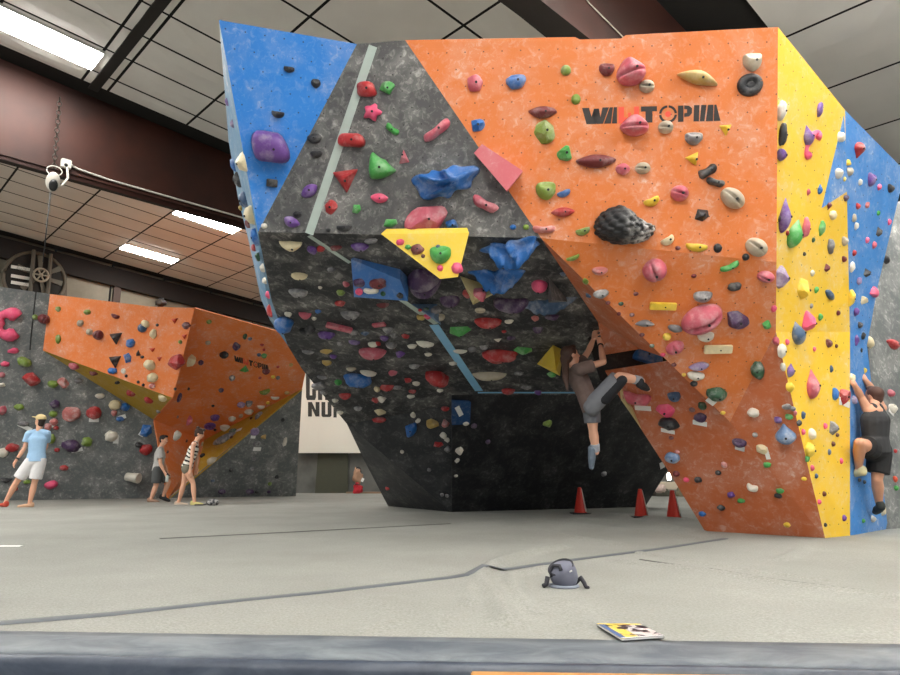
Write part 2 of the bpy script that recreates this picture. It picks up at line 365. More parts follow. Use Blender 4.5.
def beam(name, v, z0, fl, s0, s1, label):
    bm = bmesh.new()
    a, b = RP(s0, v), RP(s1, v)
    for dv0, dv1, lo, hi in ((0, .03, 0, None), (-.02, fl, -.04, 0)):
        q = []
        for s in (s0, s1):
            zb_ = z0(s); top = RP(s, v).z + .02
            for dv, z in ((dv0, zb_ + lo), (dv1, zb_ + lo), (dv1, top if hi is None else zb_ + hi), (dv0, top if hi is None else zb_ + hi)):
                p = Us * s + Vs * (v + dv); p.z = z; q.append(bm.verts.new(p))
        bm.faces.new(q[0:4]); bm.faces.new(q[4:8][::-1])
        for i in range(4): bm.faces.new((q[i], q[(i + 1) % 4], q[4 + (i + 1) % 4], q[4 + i]))
    o = obj(name, bm, [M['red_iron'], dk])
    for p in o.data.polygons:
        if p.normal.z < -.8: p.material_index = 1
    return struct(o, label)
beam('beam', 12.45, lambda s: 5.80 - .012 * s, .34, -14, 30, 'deep red steel rafter crossing the upper left')
beam('beam.001', 3.9, lambda s: 5.72 - .03 * s, .3, -10, 24, 'deep red steel rafter above the boulder')
# conduits on the rafters
wc = plain('white_conduit', (214, 210, 200), .5)
def on_beam(x, y, v, off):
    r = ray(x, y); n = Vs; t = (v - off) / r.dot(n); return CAM + r * t
bm = bmesh.new(); add_tube(bm, [on_beam(*q, 12.45, .03) for q in ((64, 161), (78, 169), (110, 180), (240, 217), (300, 235))], .018, 6)
tag(obj('conduit', bm, wc, None, True), 'thin white conduit running along the bottom of the left red rafter', 'conduit')
bm = bmesh.new(); add_tube(bm, [on_beam(*q, 3.9, .02) for q in ((560, -40), (589, 3), (622, 36), (660, 76))], .008, 6)
tag(obj('conduit', bm, wc, None, True), 'thin white conduit on the red rafter above the orange panel', 'conduit')
# end wall of metal sheets with its eave beam
EV = 21.9
def EW(s, z, off=0.0):
    p = Us * s + Vs * (EV - off); p.z = z; return p
mw = NT('corrugated_sheet', .6)
uvw = mw.pos(); base = mw.mix(mw.ramp(mw.noise(uvw, .8, 5), .35, .7), rgb((112, 106, 90)), rgb((150, 144, 126))); mw.color(base)
bm = bmesh.new(); s = -8.0
while s < 34:
    q = [bm.verts.new(EW(s + .01, -.4)), bm.verts.new(EW(s + 1.55, -.4)), bm.verts.new(EW(s + 1.55, 7.5 - .08 * s)), bm.verts.new(EW(s + .01, 7.5 - .08 * s))]
    k = [bm.verts.new(v.co - Vs * -.06) for v in q]; bm.faces.new(q); bm.faces.new(k[::-1])
    for i in range(4): bm.faces.new((q[i], k[i], k[(i + 1) % 4], q[(i + 1) % 4]))
    s += 1.6
struct(obj('wall_back', bm, mw.m), 'grey metal sheet wall above the far orange panels')
bm = bmesh.new()
for lo, hi, off in ((-.62, -.05, .2),):
    q = []
    for s in (-8, 34):
        for z, o2 in ((lo, .0), (lo, off), (hi, off), (hi, .0)): q.append(bm.verts.new(EW(s, 7.45 - .08 * s + z, o2)))
    bm.faces.new(q[0:4]); bm.faces.new(q[4:8][::-1])
    for i in range(4): bm.faces.new((q[i], q[(i + 1) % 4], q[4 + (i + 1) % 4], q[4 + i]))
struct(obj('trim_1', bm, dk), 'dark eave beam along the top of the end wall')
bm = bmesh.new()
for s in (3.25, 6.55, 9.9):
    for o2, w in ((.14, .1),):
        q = [EW(s + a, z, b) for z in (0, 7.0 - .08 * s) for a, b in ((-w, 0), (w, 0), (w, o2), (-w, o2))]
        v = [bm.verts.new(p) for p in q]
        bm.faces.new(v[0:4][::-1]); bm.faces.new(v[4:8])
        for i in range(4): bm.faces.new((v[i], v[(i + 1) % 4], v[4 + (i + 1) % 4], v[4 + i]))
struct(obj('trim_2', bm, plain('wall_girt', (66, 46, 36), .6)), 'dark upright ribs on the end wall')
# ------------------------------------------------------------------ climbing holds
COL = dict(pk=((196, 92, 108), 'pink', .25), hp=((232, 84, 124), 'bright pink', .12), rd=((176, 44, 46), 'red', .2), dr=((112, 42, 46), 'dark red', .2),
    bl=((34, 104, 178), 'blue', .22), nv=((66, 92, 124), 'slate blue', .3), gn=((70, 158, 74), 'green', .2), lg=((124, 150, 62), 'olive green', .25),
    gr=((44, 84, 58), 'dark green', .35), pu=((104, 66, 142), 'purple', .25), dp=((72, 46, 84), 'dark purple', .2), yl=((236, 200, 62), 'yellow', .15),
    tn=((190, 160, 88), 'tan', .2), wh=((224, 218, 204), 'off-white', .1), cr=((228, 212, 172), 'cream', .1), be=((184, 172, 150), 'beige', .2),
    gy=((120, 118, 120), 'grey', .5), bk=((38, 38, 42), 'black', .16), og=((214, 74, 40), 'orange-red', .1), br=((104, 52, 34), 'brown', .1),
    pw=((150, 130, 168), 'pale purple', .5), rw=((200, 120, 116), 'chalky red', .55), bw=((110, 140, 180), 'chalky blue', .55))
def hold_mat(k):
    c, nm, ch = COL[k]; t = NT('hold_' + nm.replace(' ', '_'), .5)
    p = t.pos(); f = t.math('MULTIPLY', t.ramp(t.noise(p, 7, 5, .65), .47, .78), min(1, ch * 1.7))
    c = rgb(c); base = t.mix(t.noise(p, 30, 3), tuple(k_ * .82 for k_ in c[:3]) + (1,), tuple(min(1, k_ * 1.12) for k_ in c[:3]) + (1,))
    t.color(t.mix(f, base, (.75, .73, .70, 1))); t.bump(t.noise(p, 90, 3), .25, .003); return t.m
HM = {k: hold_mat(k) for k in COL}
def berry_mat():
    t = NT('hold_black_chalked', .6); g = t.N('ShaderNodeTexCoord').outputs['Generated']; sx = t.N('ShaderNodeSeparateXYZ'); t.L(g, sx.inputs[0])
    f = t.math('MULTIPLY', t.ramp(sx.outputs[0], .4, .75), t.ramp(t.noise(t.pos(), 16, 4, .6), .4, .62)); t.color(t.mix(t.math('MULTIPLY', f, .75), rgb((36, 36, 38)), rgb((226, 224, 220)))); return t.m
SHAPE = dict(q='rounded square', b='rounded', r='faceted rock', s='ball with a slit', m='lipped', j='jug', c='long thin', n='bone-shaped', a='curved slim', u='cupped', d='ring-shaped',
    k='berry-textured', t='flower-shaped', w='wedge', p='triangular', x='bar', e='crescent', h='finned', C='large C-shaped', T='teardrop', o='small domed', B='cup-shaped', i='half-moon', z='zigzag patterned triangular')
def ico(n):
    bm = bmesh.new(); bmesh.ops.create_icosphere(bm, subdivisions=n, radius=1); return bm
def sm(a, b, x):
    t = max(0, min(1, (x - a) / (b - a))); return t * t * (3 - 2 * t)
FIB = [V3((math.sqrt(1 - (1 - 2 * (i + .5) / 110) ** 2) * math.cos(i * 2.39996), 1 - 2 * (i + .5) / 110, math.sqrt(1 - (1 - 2 * (i + .5) / 110) ** 2) * math.sin(i * 2.39996))) for i in range(110)]
def hold_bm(sh, w, h, seed):
    rnd = random.Random(seed); m = min(w, h); off = V3((seed * 1.37, seed * .71, 0)); d = .42 * m + .08 * max(w, h)
    if sh == 'x':
        bm = bmesh.new(); add_box(bm, (0, 0, m * .25), (w, h, m * .5)); bmesh.ops.bevel(bm, geom=bm.edges[:], offset=m * .08, segments=2, affect='EDGES'); return bm, m * .5
    if sh in 'wpzT' and sh != 'T':
        bm = bmesh.new(); d = .5 * m
        if sh == 'w': base = [(-.5, -.32), (-.3, .5), (.42, .42), (.5, -.1), (.1, -.5)]; top = [(-.1, -.1), (.15, .12), (.05, -.2)]
        else: base = [(-.5, .42), (.5, .5), (.02, -.5)]; top = [(-.05, .18), (.12, .1), (.02, -.05)]
        jit = lambda: rnd.uniform(-.05, .05)
        vs = [bm.verts.new(((x + jit()) * w, (y + jit()) * h, -.003)) for x, y in base] + [bm.verts.new((x * w * .8, y * h * .8, d * .12)) for x, y in [(q[0] * 1.2, q[1] * 1.2) for q in base]] + [bm.verts.new(((x + jit()) * w, (y + jit()) * h, d)) for x, y in top]
        r = bmesh.ops.convex_hull(bm, input=vs)
        bmesh.ops.delete(bm, geom=[g for g in set(r['geom_interior'] + r['geom_unused']) if isinstance(g, bmesh.types.BMVert)], context='VERTS')
        bmesh.ops.bevel(bm, geom=bm.edges[:], offset=m * .05, segments=2, affect='EDGES', clamp_overlap=True); return bm, d
    if sh == 'C':
        bm = bmesh.new(); pts, rr = [], []
        for i in range(19):
            a = math.radians(45 + 270 * i / 18); pts.append(V3((.36 * w * math.cos(a) + .1 * w, .4 * h * math.sin(a), 0))); rr.append(m * (.2 + .06 * math.sin(i * .9)))
        add_tube(bm, pts, rr, 12)
        for v in bm.verts: v.co.z = max(v.co.z * .9, -.004)
        return bm, m * .2
    if sh == 'd':
        bm = bmesh.new(); pts = [V3((.32 * w * math.cos(2 * math.pi * i / 28), .3 * h * math.sin(2 * math.pi * i / 28), 0)) for i in range(29)]
        add_tube(bm, pts, m * .2, 12, False)
        add_lathe(bm, [(m * .18, -.004), (m * .18, m * .1), (m * .1, m * .13)], 16)
        for v in bm.verts: v.co.z = max(v.co.z, -.004)
        return bm, m * .2
    if sh == 'B':
        bm = bmesh.new(); add_lathe(bm, [(m * .38, -.003), (m * .4, m * .6), (m * .48, w * .95), (m * .42, w), (m * .36, w * .9)], 18, Matrix.Rotation(.9, 4, 'Y')); return bm, w * .5
    bm = ico(5 if sh == 'k' else 2 if sh == 'o' else 4 if sh in 'smjuh' and m > .1 else 3)
    planes = [(V3((rnd.uniform(-1, 1), rnd.uniform(-1, 1), rnd.uniform(0, 1))).normalized(), rnd.uniform(.62, .85)) for _ in range(9)]
    for v in bm.verts:
        p = v.co.copy(); x, y, z = p
        n_ = noise.noise(p * 1.4 + off); n2 = noise.noise(p * 3.5 + off)
        if sh == 'r':
            for pn, o_ in planes:
                q = p.dot(pn) - o_
                if q > 0: p -= pn * q
            p *= 1.15
        elif sh == 'k':
            q = min((p - c_).length for c_ in FIB); p *= .86 + .16 * math.sqrt(max(0, 1 - (q / .2) ** 2)); p.z *= 1.25; p.x *= 1.04
            p.y = (p.y * (1.12 - .75 * sm(-.15, .75, x)) if p.y > 0 else p.y * .86) - .06 * sm(-.2, .6, x)
        elif sh == 'h':
            a = math.atan2(y, x); rim = 1 + .34 * math.sin(2 * a + .9) * (1 - z) + .16 * math.sin(7 * a + seed) * (1 - abs(z))
            p.x *= rim; p.y *= rim
            rdg = max(math.exp(-((y - .35 * x * x + .05) / .13) ** 2), .8 * math.exp(-((y + .45 - .5 * x) / .12) ** 2), .7 * math.exp(-((x - .35 + .5 * y) / .14) ** 2))
            p.z = max(p.z, 0) * (.3 + 1.5 * rdg)
            p.y += .3 * x * x - .12
        elif sh == 't':
            a = math.atan2(y, x); k = 1 + .26 * math.cos(5 * a + .5) * (1 - abs(z)) + .1 * n2; p.x *= k; p.y *= k
        elif sh == 's':
            g = math.exp(-((y + .12 + .12 * x) / .1) ** 2); p *= 1 + .04 * n_; p.z *= 1.25; p.z -= .7 * g * max(0, z) * (1 - .6 * x * x)
        elif sh == 'm':
            p.x *= 1 - .42 * sm(-.2, 1, y); g = math.exp(-((y + .22) / .1) ** 2); p.z *= 1.2 + .5 * sm(.1, -.6, y); p.z -= .75 * g * max(0, z); p *= 1 + .06 * n_
        elif sh == 'j':
            p.z *= 1 + .35 * sm(-.2, -.7, -y) ; p.z -= .55 * math.exp(-((y - .55) / .22) ** 2) * math.exp(-(x / .6) ** 2) * max(0, z) ; p.y += .22 * x * x - .1; p *= 1 + .1 * n_ + .05 * n2
        elif sh == 'c':
            p *= 1 + .12 * n_; p.y *= 1 - .3 * abs(x) ** 2; p.y += .12 * x * x
        elif sh == 'n':
            p.y *= .55 + .6 * abs(x) ** 1.5; p.y += .25 * x * x - .1; p *= 1 + .14 * n_
        elif sh == 'a':
            p.y *= 1 - .6 * abs(x) ** 1.6; p.y += -.5 * x * x * (1 if x > 0 else .3) + .15; p *= 1 + .06 * n_
        elif sh == 'u':
            p.z -= .6 * sm(.05, .6, y) * sm(.75, .35, abs(x)) * max(0, z); p.x *= 1 + .18 * y; p.y += .28 * x * x * (1 if y > 0 else 0) - .05; p *= 1 + .06 * n_
        elif sh == 'e':
            p.y *= 1 - .45 * abs(x); p.y += .75 * x * x - .3; p *= 1 + .07 * n_
        elif sh == 'T':
            k = 1 - .7 * sm(-.3, 1, y); p.x *= k; p.z *= k; p *= 1 + .05 * n_
        elif sh == 'i':
            p.y = min(p.y, .25 + .1 * n_) + .2; p *= 1 + .05 * n_
        elif sh == 'q':
            k = (abs(x) ** 4 + abs(y) ** 4 + 1e-9) ** .25; rr_ = math.hypot(x, y) + 1e-9; f_ = rr_ / k * (.82 + .1 * math.sin(2 * math.atan2(y, x) + seed))
            p.x *= f_; p.y *= f_; p.z = max(z, 0) ** .55 * (1 + .25 * x) if z > 0 else z; p.x *= 1 - .12 * y
        elif sh == 'b':
            p *= 1 + .22 * n_ + .08 * n2
        v.co = V3((p.x * w / 2, p.y * h / 2, max(p.z * d, -.004)))
    if sh not in ('k',):
        vs = [v for v in bm.verts if v.co.z < -.0035 and all(e.other_vert(v).co.z < -.0035 for e in v.link_edges)]
        bmesh.ops.delete(bm, geom=vs, context='VERTS')
        ed = [e for e in bm.edges if e.is_boundary]
        if ed: bmesh.ops.holes_fill(bm, edges=ed, sides=0)
    return bm, d
FN = dict(BT='the blue triangular panel', UG='the upper grey panel', OU='the upper orange panel', OL='the lower orange prow', OR='the shaded orange side panel', LG='the orange leg of the arch',
    US='the orange underside', YE='the tall yellow panel', BR='the blue panel at right', RF='the dark overhang', LW='the dark base at lower left', BP='the dark cave panel', SL="the boulder's left side edge",
    GW='the grey wall at the right edge', fLG="the far wall's grey panel at left", fOL="the far wall's left orange panel", fOC="the far wall's middle orange panel", fOR="the far wall's right orange panel",
    fYL="the far wall's left ochre stripe", fYR="the far wall's right ochre stripe", fRG="the far wall's right grey panel", V1='the yellow triangular volume', V2='the blue volume', V3='the small beige volume', V4='the small blue-grey volume')
# ---- volumes: boxed plywood features bolted to the overhang and the panels
def volume(label, plane, corners, apex, depth, mat, key, group=None):
    bs = [plane.at(*q) for q in corners]; ap = plane.at(*apex, depth)
    bm = bmesh.new(); uvl = bm.loops.layers.uv.new('UVMap')
    b = [bm.verts.new(p) for p in bs]; a = bm.verts.new(ap); bm.faces.new(b)
    for i in range(len(b)): bm.faces.new((b[i], b[(i + 1) % len(b)], a))
    bm.normal_update()
    for f in bm.faces:
        t, bb = axes(f.normal if f.normal.length > .1 else plane.n)
        for l in f.loops: l[uvl].uv = (l.vert.co.dot(t), l.vert.co.dot(bb))
    o = obj('wall_volume', bm, mat); tag(o, label, 'volume', group)
    FACETS.insert(0, (key, corners, Plane(bs[0], bs[1], ap) if len(bs) == 3 else plane)); return o
def vol_flat(label, corners, Ys, mat, key, plane):
    """a volume whose face is the traced polygon, standing proud of the overhang on tapering sides"""
    pts = [plane.at(x, y, k) for (x, y), k in zip(corners, Ys)]
    pf = Plane(pts[0], pts[1], pts[2]); pts = [pf.at(*q) for q in corners]
    cen = sum(pts, V3()) / len(pts)
    back = [p - plane.n * ((p - plane.o).dot(plane.n) + .005) for p in pts]; cb = sum(back, V3()) / len(back)
    back = [cb + (p - cb) * .92 for p in back]
    bm = bmesh.new(); uvl = bm.loops.layers.uv.new('UVMap'); f = [bm.verts.new(p) for p in pts]; k = [bm.verts.new(p) for p in back]
    bm.faces.new(f); bm.faces.new(k[::-1])
    for i in range(len(f)): bm.faces.new((f[i], k[i], k[(i + 1) % len(f)], f[(i + 1) % len(f)]))
    t, b2 = axes(pf.n)
    for fc in bm.faces:
        for l in fc.loops: l[uvl].uv = (l.vert.co.dot(t), l.vert.co.dot(b2))
    o = obj('wall_volume', bm, mat); tag(o, label, 'volume'); FACETS.insert(0, (key, corners, pf)); return o
vy = panel_mat('volume_yellow', (240, 205, 70), .25, False); vb = panel_mat('volume_blue', (56, 110, 176), .25, False)
vbe = panel_mat('volume_beige', (214, 196, 140), .25, False); vbg = panel_mat('volume_blue_grey', (110, 138, 170), .35, False); vg = panel_mat('volume_grey', (92, 92, 94), .4, False)
vol_flat('yellow triangular volume dotted with small holds, below the upper grey panel', [(381, 234), (469, 233), (458, 277), (440, 279)], (.06, .06, .45, .45), vy, 'V1', pRF)
vol_flat('blue four-sided volume with small holds on the dark overhang', [(351, 259), (354, 297), (408, 301), (400, 280)], (.03, .3, .28, .03), vb, 'V2', pRF)
volume('beige triangular volume with pink holds, under the yellow volume', pRF, [(460, 276), (502, 290), (473, 305)], (474, 300), .28, vbe, 'V3')
volume('small blue-grey triangular volume at the bend of the pale trim strip', pRF, [(411, 304), (437, 304), (441, 325)], (434, 318), .25, vbg, 'V4')
volume('dark grey pointed volume beside the bright pink hold on the overhang', pRF, [(549, 278), (570, 302), (548, 303)], (552, 300), .25, vg, 'VX')
volume('yellow pyramid volume on the cave roof behind the climber in brown', pRF, [(537, 364), (553, 345), (563, 350), (560, 376)], (556, 370), .5, vy, 'V5')
volume('olive yellow corner volume on the inner edge of the orange leg', pL, [(619, 383), (633, 409), (642, 430), (621, 400)], (626, 402), .1, vbe, 'V6')
vw = panel_mat('volume_pink', (204, 104, 112), .2, False)
vol_flat('long pink wedge volume at the edge of the grey and orange panels', [(474, 153), (482, 144), (523, 171), (507, 191)], (.03, .03, .22, .22), vw, 'V7', pUG)
vol_flat('dark blue square volume on the corner of the cave panel', [(452, 401), (471, 402), (470, 424), (452, 425)], (.06, .06, .06, .06), panel_mat('volume_dark_blue', (20, 70, 120), .25, False), 'V8', pBP)
